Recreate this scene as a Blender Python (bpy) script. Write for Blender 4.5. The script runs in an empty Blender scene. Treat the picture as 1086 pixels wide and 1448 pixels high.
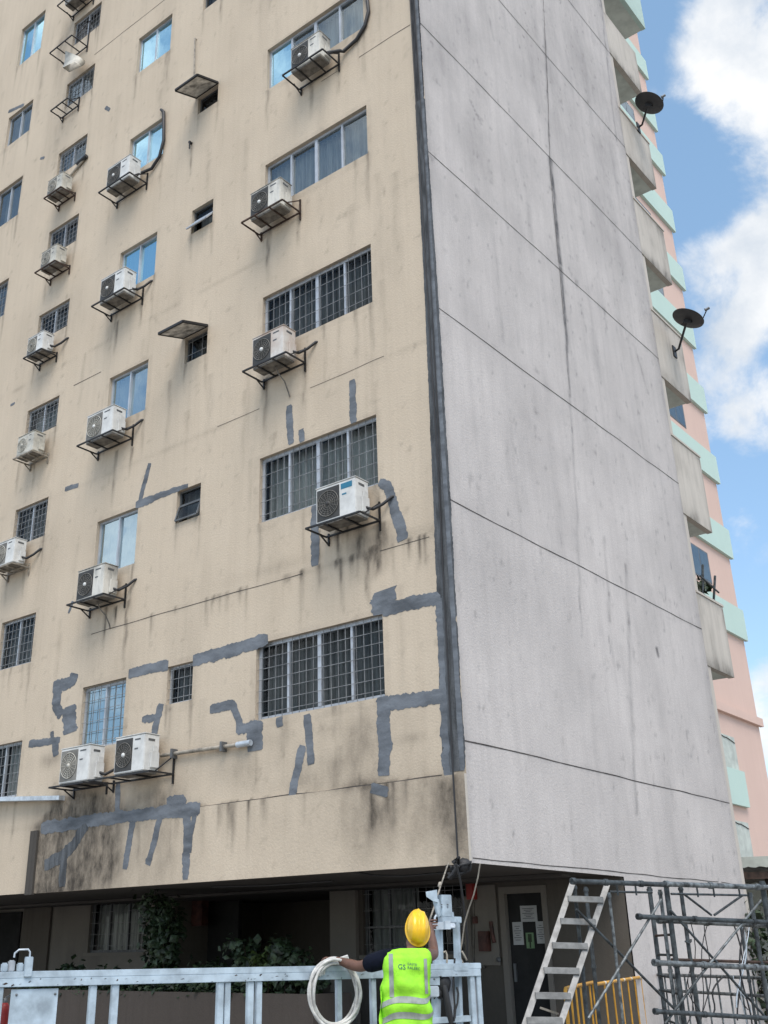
import bpy, bmesh, math, random
import numpy as np
from mathutils import Vector, Matrix, Euler
from mathutils.bvhtree import BVHTree
random.seed(7)
R = math.radians
S = bpy.context.scene
C = S.collection

# ------------------------------------------------------------------ camera
ZC = 1.5                                   # eye height above the ground
FOC, CX, CY = 1500.04, 470.84, 665.36      # focal length and principal point in photo pixels (1086 x 1448)
BR = ((0.76725851, 0.64123483, -0.01150093), (0.27270158, -0.30996063, 0.91080089), (-0.58047241, 0.70195606, 0.41268569))
cam = bpy.data.cameras.new('camera')
cam_o = bpy.data.objects.new('camera', cam); C.objects.link(cam_o)
r_, u_, f_ = (Vector(v) for v in BR)
m = Matrix((r_, u_, -f_)).transposed().to_4x4(); m.translation = Vector((0, 0, ZC))
cam_o.matrix_world = m
cam.sensor_fit = 'VERTICAL'; cam.sensor_height = 36.0; cam.lens = FOC / 1448 * 36
cam.shift_x = (543 - CX) / 1448; cam.shift_y = -(724 - CY) / 1448
cam.clip_start = 0.05; cam.clip_end = 3000
S.camera = cam_o

def ray(x, y):
    a, b = (x - CX) / FOC, -(y - CY) / FOC
    return r_ * a + u_ * b + f_
# building corner: the cream front is the plane y = Y0 (x < X0), the grey side is the plane x = X0 (y > Y0)
X0, Y0 = -7.2533, 11.2465
def L(x, y, out=0.0):                      # photo point -> (distance left of the corner as -u, height) on the front plane
    d = ray(x, y); t = (Y0 - out) / d.y
    return d.x * t - X0, d.z * t + ZC
def RT(x, y, out=0.0):                     # same on the side plane: (distance behind the corner, height)
    d = ray(x, y); t = (X0 + out) / d.x
    return d.y * t - Y0, d.z * t + ZC
def D(x, y, depth):
    return ray(x, y) * depth + Vector((0, 0, ZC))
def PF(u, z, out=0.0): return Vector((X0 + u, Y0 - out, z))
def PS(v, z, out=0.0): return Vector((X0 + out, Y0 + v, z))

# ------------------------------------------------------------------ world, sun, exposure
SUN_EL, SUN_AZ = R(58), R(135)             # azimuth clockwise from +y: from the front, a little to the right
W = bpy.data.worlds.new('World'); S.world = W; W.use_nodes = True
nt = W.node_tree; nt.nodes.clear()
def N(t, tree, **kw):
    n = tree.nodes.new(t)
    for k, v in kw.items(): setattr(n, k, v)
    return n
out = N('ShaderNodeOutputWorld', nt); bg = N('ShaderNodeBackground', nt); bg.inputs['Strength'].default_value = 0.12
sky = N('ShaderNodeTexSky', nt, sky_type='NISHITA', sun_disc=False, sun_elevation=SUN_EL, sun_rotation=SUN_AZ, air_density=1.0, dust_density=0.6, ozone_density=1.0)
tc = N('ShaderNodeTexCoord', nt)
def wmath(op, a, b=None, clamp=False):
    n = N('ShaderNodeMath', nt, operation=op, use_clamp=clamp)
    for i, v in enumerate((a, b)):
        if v is None: continue
        if isinstance(v, (int, float)): n.inputs[i].default_value = v
        else: nt.links.new(v, n.inputs[i])
    return n.outputs[0]
acc = None
for px, py, r_in, r_out, w in ((1080, 40, 2.0, 5.4, .62), (1085, 170, .2, 3.4, .42), (1045, 400, .6, 4.0, .60), (1085, 330, .0, 2.2, .3), (1010, 500, .2, 2.6, .42), (1100, 590, .6, 3.0, .5), (1110, 1010, 1.5, 3.6, .6), (960, 60, .1, 1.4, .1), (1250, 300, 3, 8, .6)):
    d = ray(px, py).normalized()
    dp = N('ShaderNodeVectorMath', nt, operation='DOT_PRODUCT'); nt.links.new(tc.outputs['Generated'], dp.inputs[0]); dp.inputs[1].default_value = d
    mr = N('ShaderNodeMapRange', nt, interpolation_type='SMOOTHSTEP'); nt.links.new(dp.outputs['Value'], mr.inputs['Value'])
    mr.inputs['From Min'].default_value = math.cos(R(r_out)); mr.inputs['From Max'].default_value = math.cos(R(r_in)); mr.inputs['To Max'].default_value = w
    acc = mr.outputs[0] if acc is None else wmath('ADD', acc, mr.outputs[0])
def wnoise(scale, detail, rough, off=(0, 0, 0), dist=0.0):
    mp = N('ShaderNodeMapping', nt); mp.inputs['Location'].default_value = off; nt.links.new(tc.outputs['Generated'], mp.inputs['Vector'])
    n = N('ShaderNodeTexNoise', nt); n.inputs['Scale'].default_value = scale; n.inputs['Detail'].default_value = detail; n.inputs['Roughness'].default_value = rough; n.inputs['Distortion'].default_value = dist
    nt.links.new(mp.outputs[0], n.inputs['Vector']); return n.outputs['Fac']
n_f = wnoise(11, 9, .62, (3, 1, 0), .25); n_b = wnoise(2.3, 6, .55, (7.3, 2, 5))
dens = wmath('ADD', acc, wmath('MULTIPLY', wmath('SUBTRACT', n_f, .5), 2.3))
mrd = N('ShaderNodeMapRange', nt, interpolation_type='SMOOTHSTEP'); nt.links.new(dens, mrd.inputs['Value']); mrd.inputs['From Min'].default_value = .12; mrd.inputs['From Max'].default_value = .78
# broad fair-weather cumulus over the rest of the sky
mrb = N('ShaderNodeMapRange', nt, interpolation_type='SMOOTHSTEP'); nt.links.new(wmath('ADD', n_b, wmath('MULTIPLY', wmath('SUBTRACT', n_f, .5), .45)), mrb.inputs['Value'])
mrb.inputs['From Min'].default_value = .46; mrb.inputs['From Max'].default_value = .62; mrb.inputs['To Max'].default_value = .8
vis = ray(1000, 500).normalized()          # the patch of sky in the photo has its own clouds, the broad ones stay off it
dpv = N('ShaderNodeVectorMath', nt, operation='DOT_PRODUCT'); nt.links.new(tc.outputs['Generated'], dpv.inputs[0]); dpv.inputs[1].default_value = vis
mrv = N('ShaderNodeMapRange', nt); nt.links.new(dpv.outputs['Value'], mrv.inputs['Value']); mrv.inputs['From Min'].default_value = math.cos(R(34)); mrv.inputs['From Max'].default_value = math.cos(R(22)); mrv.inputs['To Min'].default_value = 1; mrv.inputs['To Max'].default_value = 0
cl = wmath('MAXIMUM', mrd.outputs[0], wmath('MULTIPLY', mrb.outputs[0], mrv.outputs[0]))
ccol = N('ShaderNodeMix', nt, data_type='RGBA'); ccol.inputs['A'].default_value = (2.7, 3.05, 3.5, 1); ccol.inputs['B'].default_value = (4.4, 4.45, 4.5, 1)
mrc = N('ShaderNodeMapRange', nt); nt.links.new(wnoise(7, 7, .6, (1, 8, 2)), mrc.inputs['Value']); mrc.inputs['From Min'].default_value = .34; mrc.inputs['From Max'].default_value = .58
nt.links.new(mrc.outputs[0], ccol.inputs['Factor'])
broad = N('ShaderNodeMix', nt, data_type='RGBA'); nt.links.new(mrv.outputs[0], broad.inputs['Factor']); nt.links.new(ccol.outputs['Result'], broad.inputs['A']); broad.inputs['B'].default_value = (8.2, 8.3, 8.3, 1)
mixw = N('ShaderNodeMix', nt, data_type='RGBA'); nt.links.new(cl, mixw.inputs['Factor']); nt.links.new(broad.outputs['Result'], mixw.inputs['B'])
veil = N('ShaderNodeMix', nt, data_type='RGBA'); veil.inputs['Factor'].default_value = .3; nt.links.new(sky.outputs[0], veil.inputs['A']); veil.inputs['B'].default_value = (1.7, 3.0, 4.1, 1); nt.links.new(veil.outputs['Result'], mixw.inputs['A'])
nt.links.new(mixw.outputs['Result'], bg.inputs['Color']); nt.links.new(bg.outputs[0], out.inputs[0])

sun = bpy.data.lights.new('sun', 'SUN'); sun.energy = 1.7; sun.angle = R(36); sun.color = (1, .93, .85)
sun_o = bpy.data.objects.new('sun', sun); C.objects.link(sun_o)
sd = Vector((math.sin(SUN_AZ) * math.cos(SUN_EL), math.cos(SUN_AZ) * math.cos(SUN_EL), math.sin(SUN_EL)))
sun_o.rotation_euler = sd.to_track_quat('Z', 'Y').to_euler()
S.view_settings.view_transform = 'Standard'; S.view_settings.look = 'None'; S.view_settings.gamma = 1; S.view_settings.exposure = 0.95

# ------------------------------------------------------------------ helpers
class MB:
    def __init__(s): s.v = []; s.f = []; s.sm = []
    def add(s, vs, fs, smooth=False):
        o = len(s.v); s.v += [tuple(v) for v in vs]; s.f += [tuple(i + o for i in f) for f in fs]; s.sm += [smooth] * len(fs); return s
    def hexa(s, p):
        return s.add(p, [(0, 3, 2, 1), (4, 5, 6, 7), (0, 1, 5, 4), (1, 2, 6, 5), (2, 3, 7, 6), (3, 0, 4, 7)])
    def box(s, a, b):
        x0, x1 = sorted((a[0], b[0])); y0, y1 = sorted((a[1], b[1])); z0, z1 = sorted((a[2], b[2]))
        return s.hexa([(x0, y0, z0), (x1, y0, z0), (x1, y1, z0), (x0, y1, z0), (x0, y0, z1), (x1, y0, z1), (x1, y1, z1), (x0, y1, z1)])
    def obox(s, c, ax, ay, az, hx, hy, hz):
        c = Vector(c); X, Y, Z = Vector(ax) * hx, Vector(ay) * hy, Vector(az) * hz
        return s.hexa([c - X - Y - Z, c + X - Y - Z, c + X + Y - Z, c - X + Y - Z, c - X - Y + Z, c + X - Y + Z, c + X + Y + Z, c - X + Y + Z])
    def bar(s, p, q, w, h=None, up=(0, 0, 1)):
        p, q = Vector(p), Vector(q); h = h or w; d = (q - p); l = d.length; d.normalize(); up = Vector(up)
        if abs(d.dot(up)) > .98: up = Vector((1, 0, 0)) if abs(d.x) < .9 else Vector((0, 1, 0))
        sx = d.cross(up).normalized(); uz = sx.cross(d)
        return s.obox((p + q) / 2, d, sx, uz, l / 2, w / 2, h / 2)
    def tube(s, pts, r, n=8, caps=True):
        pts = [Vector(p) for p in pts]; rs = r if isinstance(r, (list, tuple)) else [r] * len(pts)
        rings = []; prev = None
        for i, p in enumerate(pts):
            d = (pts[min(i + 1, len(pts) - 1)] - pts[max(i - 1, 0)]).normalized()
            if prev is None:
                up = Vector((0, 0, 1)) if abs(d.z) < .9 else Vector((1, 0, 0)); a = d.cross(up).normalized()
            else:
                a = (prev - d * prev.dot(d)).normalized()
            prev = a; b = d.cross(a)
            rings.append([p + (a * math.cos(2 * math.pi * k / n) + b * math.sin(2 * math.pi * k / n)) * rs[i] for k in range(n)])
        vs = [v for rg in rings for v in rg]; fs = []
        for i in range(len(rings) - 1):
            for k in range(n): fs.append((i * n + k, i * n + (k + 1) % n, (i + 1) * n + (k + 1) % n, (i + 1) * n + k))
        s.add(vs, fs, True)
        if caps: s.add(rings[0], [tuple(range(n))[::-1]]); s.add(rings[-1], [tuple(range(n))])
        return s
    def lathe(s, prof, c, axis=(0, 0, 1), n=20, sx=1.0):
        ax = Vector(axis).normalized(); a = ax.cross(Vector((0, 0, 1)) if abs(ax.z) < .9 else Vector((1, 0, 0))).normalized(); b = ax.cross(a); c = Vector(c)
        vs = [c + ax * h + (a * math.cos(2 * math.pi * k / n) + b * math.sin(2 * math.pi * k / n)) * r for r, h in prof for k in range(n)]
        fs = [(i * n + k, i * n + (k + 1) % n, (i + 1) * n + (k + 1) % n, (i + 1) * n + k) for i in range(len(prof) - 1) for k in range(n)]
        return s.add(vs, fs, True)
    def quad(s, a, b, c, d): return s.add([a, b, c, d], [(0, 1, 2, 3)])
WM = {}                                    # world matrices of the things, to hang parts under them
def mesh_obj(name, me, mat, parent=None):
    o = bpy.data.objects.new(name, me); C.objects.link(o)
    if mat: me.materials.append(mat)
    if parent is not None: o.parent = parent
    WM[o] = WM.get(parent, Matrix()) if parent is not None else Matrix()
    return o
def obj(name, mb, mat, parent=None, bevel=0, base=None):
    """one mesh object; mb is in world coordinates, stored relative to the parent (or to base for a top-level mesh)"""
    M = WM.get(parent, Matrix()) if parent is not None else (Matrix.Translation(base) if base is not None else Matrix())
    inv = M.inverted()
    me = bpy.data.meshes.new(name)
    me.from_pydata([inv @ Vector(v) for v in mb.v], [], mb.f)
    me.polygons.foreach_set('use_smooth', mb.sm)
    bm = bmesh.new(); bm.from_mesh(me); len(mb.f) > 1 and bmesh.ops.recalc_face_normals(bm, faces=bm.faces)
    if bevel: bmesh.ops.bevel(bm, geom=list(bm.edges), offset=bevel, segments=2, affect='EDGES', clamp_overlap=True)
    bm.to_mesh(me); bm.free()
    o = mesh_obj(name, me, mat, parent)
    if parent is None and base is not None: o.matrix_world = M; WM[o] = M
    return o
def thing(name, label, cat, loc, group=None, rz=0.0):
    o = bpy.data.objects.new(name, None); C.objects.link(o); o.empty_display_size = .2
    o.location = loc; o.rotation_euler = (0, 0, rz); WM[o] = Matrix.Translation(loc) @ Matrix.Rotation(rz, 4, 'Z')
    return tag(o, label, cat, group)
def tag(o, label, cat, group=None):
    o['label'] = label; o['category'] = cat
    if group: o['group'] = group
    return o
def struct(o): o['kind'] = 'structure'; return o
def copy_tree(o, parent=None):
    c = o.copy(); C.objects.link(c); c.parent = parent
    for ch in list(o.children): copy_tree(ch, c)
    return c

def hashn(ix, iy, seed):
    h = (ix.astype(np.int64) * 374761393 + iy.astype(np.int64) * 668265263 + seed * 144665) & 0x7fffffff
    h = ((h ^ (h >> 13)) * 1274126177) & 0x7fffffff
    return ((h ^ (h >> 16)) & 0xffff) / 65535.0
def vn(x, y, seed=0):
    x = np.asarray(x, float); y = np.asarray(y, float)
    ix, iy = np.floor(x), np.floor(y); fx, fy = x - ix, y - iy; fx = fx * fx * (3 - 2 * fx); fy = fy * fy * (3 - 2 * fy)
    a, b, c, d = hashn(ix, iy, seed), hashn(ix + 1, iy, seed), hashn(ix, iy + 1, seed), hashn(ix + 1, iy + 1, seed)
    return (a * (1 - fx) + b * fx) * (1 - fy) + (c * (1 - fx) + d * fx) * fy
def fbm(x, y, seed=0, o=4):
    t = 0; a = .5
    for k in range(o): t = t + a * vn(x * 2 ** k, y * 2 ** k, seed + k); a *= .5
    return t / (1 - .5 ** o)

# ------------------------------------------------------------------ materials
def pbr(name, col, rough=.6, metal=0.0, var=.12, vscale=3.0, bump=0.0, bscale=40.0, spec=.5, stretch=(1, 1, 1), col2=None, transmission=None):
    mt = bpy.data.materials.new(name); mt.use_nodes = True; t = mt.node_tree; b = t.nodes['Principled BSDF']
    b.inputs['Roughness'].default_value = rough; b.inputs['Metallic'].default_value = metal; b.inputs['Specular IOR Level'].default_value = spec
    c = N('ShaderNodeTexCoord', t); mp = N('ShaderNodeMapping', t); mp.inputs['Scale'].default_value = stretch; t.links.new(c.outputs['Object'], mp.inputs['Vector'])
    n = N('ShaderNodeTexNoise', t); n.inputs['Scale'].default_value = vscale; n.inputs['Detail'].default_value = 6; n.inputs['Roughness'].default_value = .6; t.links.new(mp.outputs[0], n.inputs['Vector'])
    mx = N('ShaderNodeMix', t, data_type='RGBA'); c2 = col2 or tuple(max(0, v * (1 - var * 2)) for v in col)
    mx.inputs['A'].default_value = (*c2, 1); mx.inputs['B'].default_value = (*(tuple(v * (1 + var * .5) for v in col) if not col2 else col), 1)
    mr = N('ShaderNodeMapRange', t); mr.inputs['From Min'].default_value = .35; mr.inputs['From Max'].default_value = .62; t.links.new(n.outputs['Fac'], mr.inputs['Value'])
    t.links.new(mr.outputs[0], mx.inputs['Factor']); t.links.new(mx.outputs['Result'], b.inputs['Base Color'])
    if bump:
        n2 = N('ShaderNodeTexNoise', t); n2.inputs['Scale'].default_value = bscale; n2.inputs['Detail'].default_value = 5; t.links.new(c.outputs['Object'], n2.inputs['Vector'])
        bp = N('ShaderNodeBump', t); bp.inputs['Strength'].default_value = bump; bp.inputs['Distance'].default_value = .02; t.links.new(n2.outputs['Fac'], bp.inputs['Height']); t.links.new(bp.outputs[0], b.inputs['Normal'])
    return mt
def wall_mat(name, base, dark, streak=.25, dirtcol=(.045, .04, .033), blot=.2, bump=.25, sscale=(9, 9, .35), grain=.1):
    """painted render: blotches, vertical rain streaks, fine grain, plus the 'dirt' vertex attribute for stains with a shape of their own"""
    mt = bpy.data.materials.new(name); mt.use_nodes = True; t = mt.node_tree; b = t.nodes['Principled BSDF']; b.inputs['Roughness'].default_value = .85; b.inputs['Specular IOR Level'].default_value = .25
    c = N('ShaderNodeTexCoord', t)
    def noise(scale, stretch, detail=6, rough=.6):
        mp = N('ShaderNodeMapping', t); mp.inputs['Scale'].default_value = stretch; t.links.new(c.outputs['Object'], mp.inputs['Vector'])
        n = N('ShaderNodeTexNoise', t); n.inputs['Scale'].default_value = scale; n.inputs['Detail'].default_value = detail; n.inputs['Roughness'].default_value = rough; t.links.new(mp.outputs[0], n.inputs['Vector']); return n.outputs['Fac']
    def rng(v, a, bb, lo, hi):
        mr = N('ShaderNodeMapRange', t); mr.inputs['From Min'].default_value = a; mr.inputs['From Max'].default_value = bb; mr.inputs['To Min'].default_value = lo; mr.inputs['To Max'].default_value = hi; t.links.new(v, mr.inputs['Value']); return mr.outputs[0]
    def mix(f, a, bb):
        mx = N('ShaderNodeMix', t, data_type='RGBA')
        for sock, v in (('Factor', f), ('A', a), ('B', bb)):
            if isinstance(v, tuple): mx.inputs[sock].default_value = (*v, 1)
            elif isinstance(v, float): mx.inputs[sock].default_value = v
            else: t.links.new(v, mx.inputs[sock])
        return mx.outputs['Result']
    def mul(a, bb):
        q = N('ShaderNodeMath', t, operation='MULTIPLY'); t.links.new(a, q.inputs[0])
        if isinstance(bb, float): q.inputs[1].default_value = bb
        else: t.links.new(bb, q.inputs[1])
        return q.outputs[0]
    col = mix(rng(noise(.55, (1, 1, 1), 5), .35, .7, 0, blot), base, dark)
    col = mix(rng(noise(1.0, sscale, 7, .65), .46, .74, 0, streak), col, dark)
    col = mix(rng(noise(26, (1, 1, .8), 4), .35, .75, 0, grain), col, dark)
    at = N('ShaderNodeAttribute', t, attribute_name='dirt')
    br = rng(noise(3.5, (1.7, 1.7, .8), 8, .7), .3, .62, .5, 1.0)
    fac = mul(mul(at.outputs['Fac'], br), 1.0)
    col = mix(fac, col, dirtcol)
    t.links.new(col, b.inputs['Base Color'])
    bp = N('ShaderNodeBump', t); bp.inputs['Strength'].default_value = bump; bp.inputs['Distance'].default_value = .015
    t.links.new(noise(32, (1, 1, 1), 5), bp.inputs['Height']); t.links.new(bp.outputs[0], b.inputs['Normal'])
    return mt
def glass_mat(name, gloss, trans, tint=(1, 1, 1), body=(.02, .025, .03), wav=.02):
    """window glass: a mirror share, a see-through share, the rest a dark or filmed body"""
    mt = bpy.data.materials.new(name); mt.use_nodes = True; t = mt.node_tree; t.nodes.clear()
    o = N('ShaderNodeOutputMaterial', t); g = N('ShaderNodeBsdfGlossy', t); g.inputs['Roughness'].default_value = .02; g.inputs['Color'].default_value = (*tint, 1)
    tr = N('ShaderNodeBsdfTransparent', t); tr.inputs['Color'].default_value = (.8, .86, .88, 1); df = N('ShaderNodeBsdfDiffuse', t); df.inputs['Color'].default_value = (*body, 1)
    c = N('ShaderNodeTexCoord', t); n = N('ShaderNodeTexNoise', t); n.inputs['Scale'].default_value = 1.6; n.inputs['Detail'].default_value = 3; t.links.new(c.outputs['Object'], n.inputs['Vector'])
    bp = N('ShaderNodeBump', t); bp.inputs['Strength'].default_value = wav * 5; bp.inputs['Distance'].default_value = .02; t.links.new(n.outputs['Fac'], bp.inputs['Height']); t.links.new(bp.outputs[0], g.inputs['Normal'])
    m1 = N('ShaderNodeMixShader', t); m1.inputs[0].default_value = trans; t.links.new(df.outputs[0], m1.inputs[1]); t.links.new(tr.outputs[0], m1.inputs[2])
    fr = N('ShaderNodeFresnel', t); fr.inputs['IOR'].default_value = 1.5
    ad = N('ShaderNodeMath', t, operation='MULTIPLY_ADD', use_clamp=True); t.links.new(fr.outputs[0], ad.inputs[0]); ad.inputs[1].default_value = .6; ad.inputs[2].default_value = gloss
    m2 = N('ShaderNodeMixShader', t); t.links.new(ad.outputs[0], m2.inputs[0]); t.links.new(m1.outputs[0], m2.inputs[1]); t.links.new(g.outputs[0], m2.inputs[2]); t.links.new(m2.outputs[0], o.inputs[0])
    return mt
M = {}
M['cream'] = wall_mat('cream_render', (.56, .470, .364), (.405, .332, .25), streak=.26, blot=.35, grain=.2, bump=.4, dirtcol=(.06, .05, .04))
M['grey'] = wall_mat('grey_white_render', (.59, .541, .510), (.372, .341, .325), streak=.34, blot=.55, sscale=(6, 6, .45), grain=.34, bump=.45, dirtcol=(.08, .078, .08))
M['parapet'] = wall_mat('parapet_render', (.54, .49, .43), (.38, .34, .295), streak=.6, blot=.5, grain=.2)
M['recess'] = wall_mat('recess_shade_render', (.12, .106, .09), (.075, .067, .057), streak=.4, blot=.6, grain=.2)  # low base colour: the recess's shade is darkened into it
M['recess_pale'] = wall_mat('recess_pale_shade_render', (.21, .192, .168), (.15, .136, .118), streak=.3, blot=.5, grain=.2)  # paler walls in there, also darkened for the recess's shade
M['soffit'] = wall_mat('soffit_shade_render', (.085, .078, .072), (.055, .05, .047), streak=.2, blot=.6)  # ceiling colour set dark to carry the shade beneath the floor
M['patch'] = pbr('cement_patch', (.155, .17, .19), .9, var=.22, vscale=1.6, bump=.4, bscale=14, spec=.2, stretch=(1, 1, 3))
M['patch2'] = pbr('cement_corner', (.105, .112, .12), .9, var=.25, vscale=4, bump=.4, bscale=30, spec=.2, stretch=(3, 3, .5))
M['seal_dark'] = pbr('corner_seal_dark', (.06, .062, .068), .9, var=.3, vscale=4, bump=.4, bscale=30, spec=.2, stretch=(3, 3, .5))
M['joint'] = pbr('joint_dirt', (.075, .065, .058), .95, var=.3, vscale=5)
M['alu'] = pbr('aluminium_frame', (.43, .455, .49), .45, .3, var=.1)
M['alu_dark'] = pbr('dark_frame', (.12, .125, .13), .5, .2, var=.2)
M['grille'] = pbr('grille_steel', (.24, .24, .24), .5, .3, var=.2)
M['curtain'] = pbr('curtain_grey', (.48, .46, .42), .9, var=.25, vscale=2, stretch=(6, 6, .4))
M['curtain_dark'] = pbr('curtain_dark', (.19, .185, .175), .9, var=.3, vscale=2, stretch=(6, 6, .4))
M['curtain_pale'] = pbr('curtain_pale', (.5, .55, .57), .9, var=.15, vscale=2, stretch=(6, 6, .4))
M['room'] = pbr('dark_room', (.02, .02, .02), .95, var=.2)  # near black: the dark of unlit rooms is put into the colour
M['glass'] = glass_mat('window_glass', -.015, .85)
M['glass_blue'] = glass_mat('blue_film_glass', .52, .5, (.58, .86, .98), (.12, .27, .36))
M['glass_mid'] = glass_mat('pale_film_glass', .10, .75, (.85, .95, 1.0), (.12, .14, .15))
M['glass_pale'] = glass_mat('grey_blue_glass', .34, .6, (.72, .88, .95), (.2, .25, .27))
M['acw'] = pbr('white_casing', (.62, .62, .60), .5, var=.1, vscale=5)
M['acw2'] = pbr('yellowed_casing', (.50, .48, .42), .55, var=.15, vscale=5)
M['acw3'] = pbr('dirty_casing', (.54, .52, .47), .55, var=.3, vscale=3.5, stretch=(1, 1, .4))
M['acw4'] = pbr('stained_casing', (.60, .57, .53), .5, var=.22, vscale=2.5, col2=(.42, .33, .27))
M['acfan'] = pbr('fan_dark', (.045, .043, .04), .6, var=.2)
M['acfan2'] = pbr('fan_grey', (.2, .19, .17), .6, var=.2)
M['black'] = pbr('black_steel', (.022, .022, .024), .55, .2, var=.3)
M['rust'] = pbr('rusty_steel', (.06, .035, .025), .8, .1, var=.4, vscale=9)
M['cable'] = pbr('black_cable', (.018, .018, .02), .6, var=.1)
M['blue_label'] = pbr('blue_label', (.02, .16, .26), .5, var=.05)
M['pan'] = pbr('base_pan', (.16, .145, .125), .7, .1, var=.3, vscale=8)
M['pipe'] = pbr('pvc_pipe', (.31, .275, .225), .6, var=.3, vscale=6)
M['galv'] = pbr('galvanised', (.50, .55, .60), .42, .35, var=.14, vscale=9)
M['plat'] = pbr('platform_paint', (.41, .49, .555), .5, .15, var=.2, vscale=5)
M['zinc'] = pbr('zinc_sheet', (.12, .105, .095), .6, .2, var=.4, vscale=3, stretch=(6, 1, 1))
M['ladder'] = pbr('ladder_aluminium', (.27, .265, .255), .5, .35, var=.16, vscale=12)
M['scaf'] = pbr('scaffold_paint', (.06, .07, .075), .55, .3, var=.35, vscale=14)
M['scaf_l'] = pbr('scaffold_galvanised', (.17, .185, .19), .5, .4, var=.4, vscale=16)
M['yellow'] = pbr('yellow_paint', (.60, .30, .03), .5, var=.15, vscale=9)
M['pink'] = wall_mat('pink_render', (.66, .475, .40), (.55, .39, .325), streak=.25, blot=.3, grain=.1)
M['mint'] = wall_mat('mint_render', (.50, .63, .565), (.43, .545, .485), streak=.2, blot=.25, grain=.08)
M['pale_green'] = pbr('pale_green_render', (.50, .53, .48), .85, var=.1)
M['leaf'] = pbr('leaf_dark', (.022, .042, .014), .6, var=.45, vscale=9)
M['leaf2'] = pbr('leaf_light', (.06, .09, .02), .6, var=.4, vscale=9)
M['stem'] = pbr('stem', (.05, .035, .022), .9, var=.3)
M['red'] = pbr('red_paint', (.32, .02, .015), .45, var=.15)
M['brownred'] = pbr('brown_red', (.085, .03, .022), .6, var=.3, vscale=7)
M['paper'] = pbr('paper', (.42, .43, .43), .9, var=.06)
M['ink'] = pbr('ink', (.08, .08, .09), .9, var=.1)
M['asphalt'] = pbr('pale_concrete_ground', (.34, .32, .29), .95, var=.3, vscale=2, bump=.5, bscale=90)
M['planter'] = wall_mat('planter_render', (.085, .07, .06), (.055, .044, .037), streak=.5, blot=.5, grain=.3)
M['dish'] = pbr('dish_grey', (.035, .035, .037), .5, .1, var=.2)
M['skin'] = pbr('skin', (.135, .065, .043), .55, var=.12, vscale=12)
M['hair'] = pbr('hair', (.008, .007, .006), .7, var=.1)
M['shirt'] = pbr('navy_shirt', (.006, .008, .016), .95, var=.25, vscale=8, bump=.3, bscale=20, spec=.12)
M['trousers'] = pbr('navy_trousers', (.014, .02, .04), .85, var=.2, vscale=8)
M['boot'] = pbr('boot', (.02, .017, .014), .6, var=.2)
M['helmet'] = pbr('helmet_yellow', (.80, .47, .015), .28, var=.05, vscale=5)
M['vest'] = pbr('lime_vest', (.32, .76, .03), .75, var=.12, vscale=7, bump=.9, bscale=8)
M['tape'] = pbr('reflective_tape', (.30, .33, .29), .4, .2, var=.12, vscale=20)
M['print'] = pbr('print_navy', (.01, .07, .10), .7, var=.05)
M['hose'] = pbr('hose_white', (.56, .55, .52), .5, var=.2, vscale=10)
M['white_flash'] = pbr('white_band', (.7, .68, .62), .5, var=.1)

# ------------------------------------------------------------------ ground
g = MB(); g.quad((-600, -600, 0), (600, -600, 0), (600, 600, 0), (-600, 600, 0)); struct(obj('ground', g, M['asphalt']))
p = MB(); p.box((X0 - 22, Y0 - .6, .001), (X0 + .6, Y0 + 9, .12)); struct(obj('pavement', p, pbr('concrete_apron', (.16, .15, .14), .9, var=.25, vscale=2, bump=.3, bscale=60)))

# ------------------------------------------------------------------ apartment building
B = thing('apartment_building', 'tall cream and grey apartment tower with cement patched front and raised ground floor', 'building', (X0, Y0, 0))
ZB = .93 + ZC            # underside of the first floor
ZJ = 1.95 + ZC           # top of the deep edge beam
ZT = 44.0                # roof
VB = 3.95                # depth of the open ground floor
UL = -17.0               # left end of the front
REV = .13
# window openings: column, (u0, u1, top, height)
def row(tops, hs, u0, u1): return [(u0, u1, t + ZC, h) for t, h in zip(tops, hs)]
WB = row([4.21, 7.28, 10.37, 13.28, 16.14, 19.2], [1.14, 1.13, 1.11, 1.06, 1.04, 1.04], -3.58, -1.20)
W2 = row([4.18, 7.26, 10.29, 13.26, 16.28, 19.26, 22.3], [1.06, 1.07, 1.08, 1.05, 1.03, 1.1, 1.05], -7.70, -6.56)
WS = row([4.19, 7.26, 10.32, 13.24, 16.12, 19.2, 22.2], [.61, .6, .53, .56, .44, .6, .6], -5.54, -4.95)
W1 = row([3.50, 5.87, 8.23, 10.50, 12.87, 15.13, 17.42, 19.6, 21.65, 24.0], [.96, .95, .82, .72, .7, .75, .72, .8, .82, .8], -10.42, -9.33)
W0 = row([11.6, 14.55, 17.58, 20.05, 23.2, 26.2], [1.0, 1.03, 1.2, 1.03, 1.4, 1.2], -12.95, -11.88)
def holes_of(ws): return [(a, b, t - h, t) for a, b, t, h in ws]
HOLES = sum((holes_of(w) for w in (WB, W2, WS, W1, W0)), [])

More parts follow.
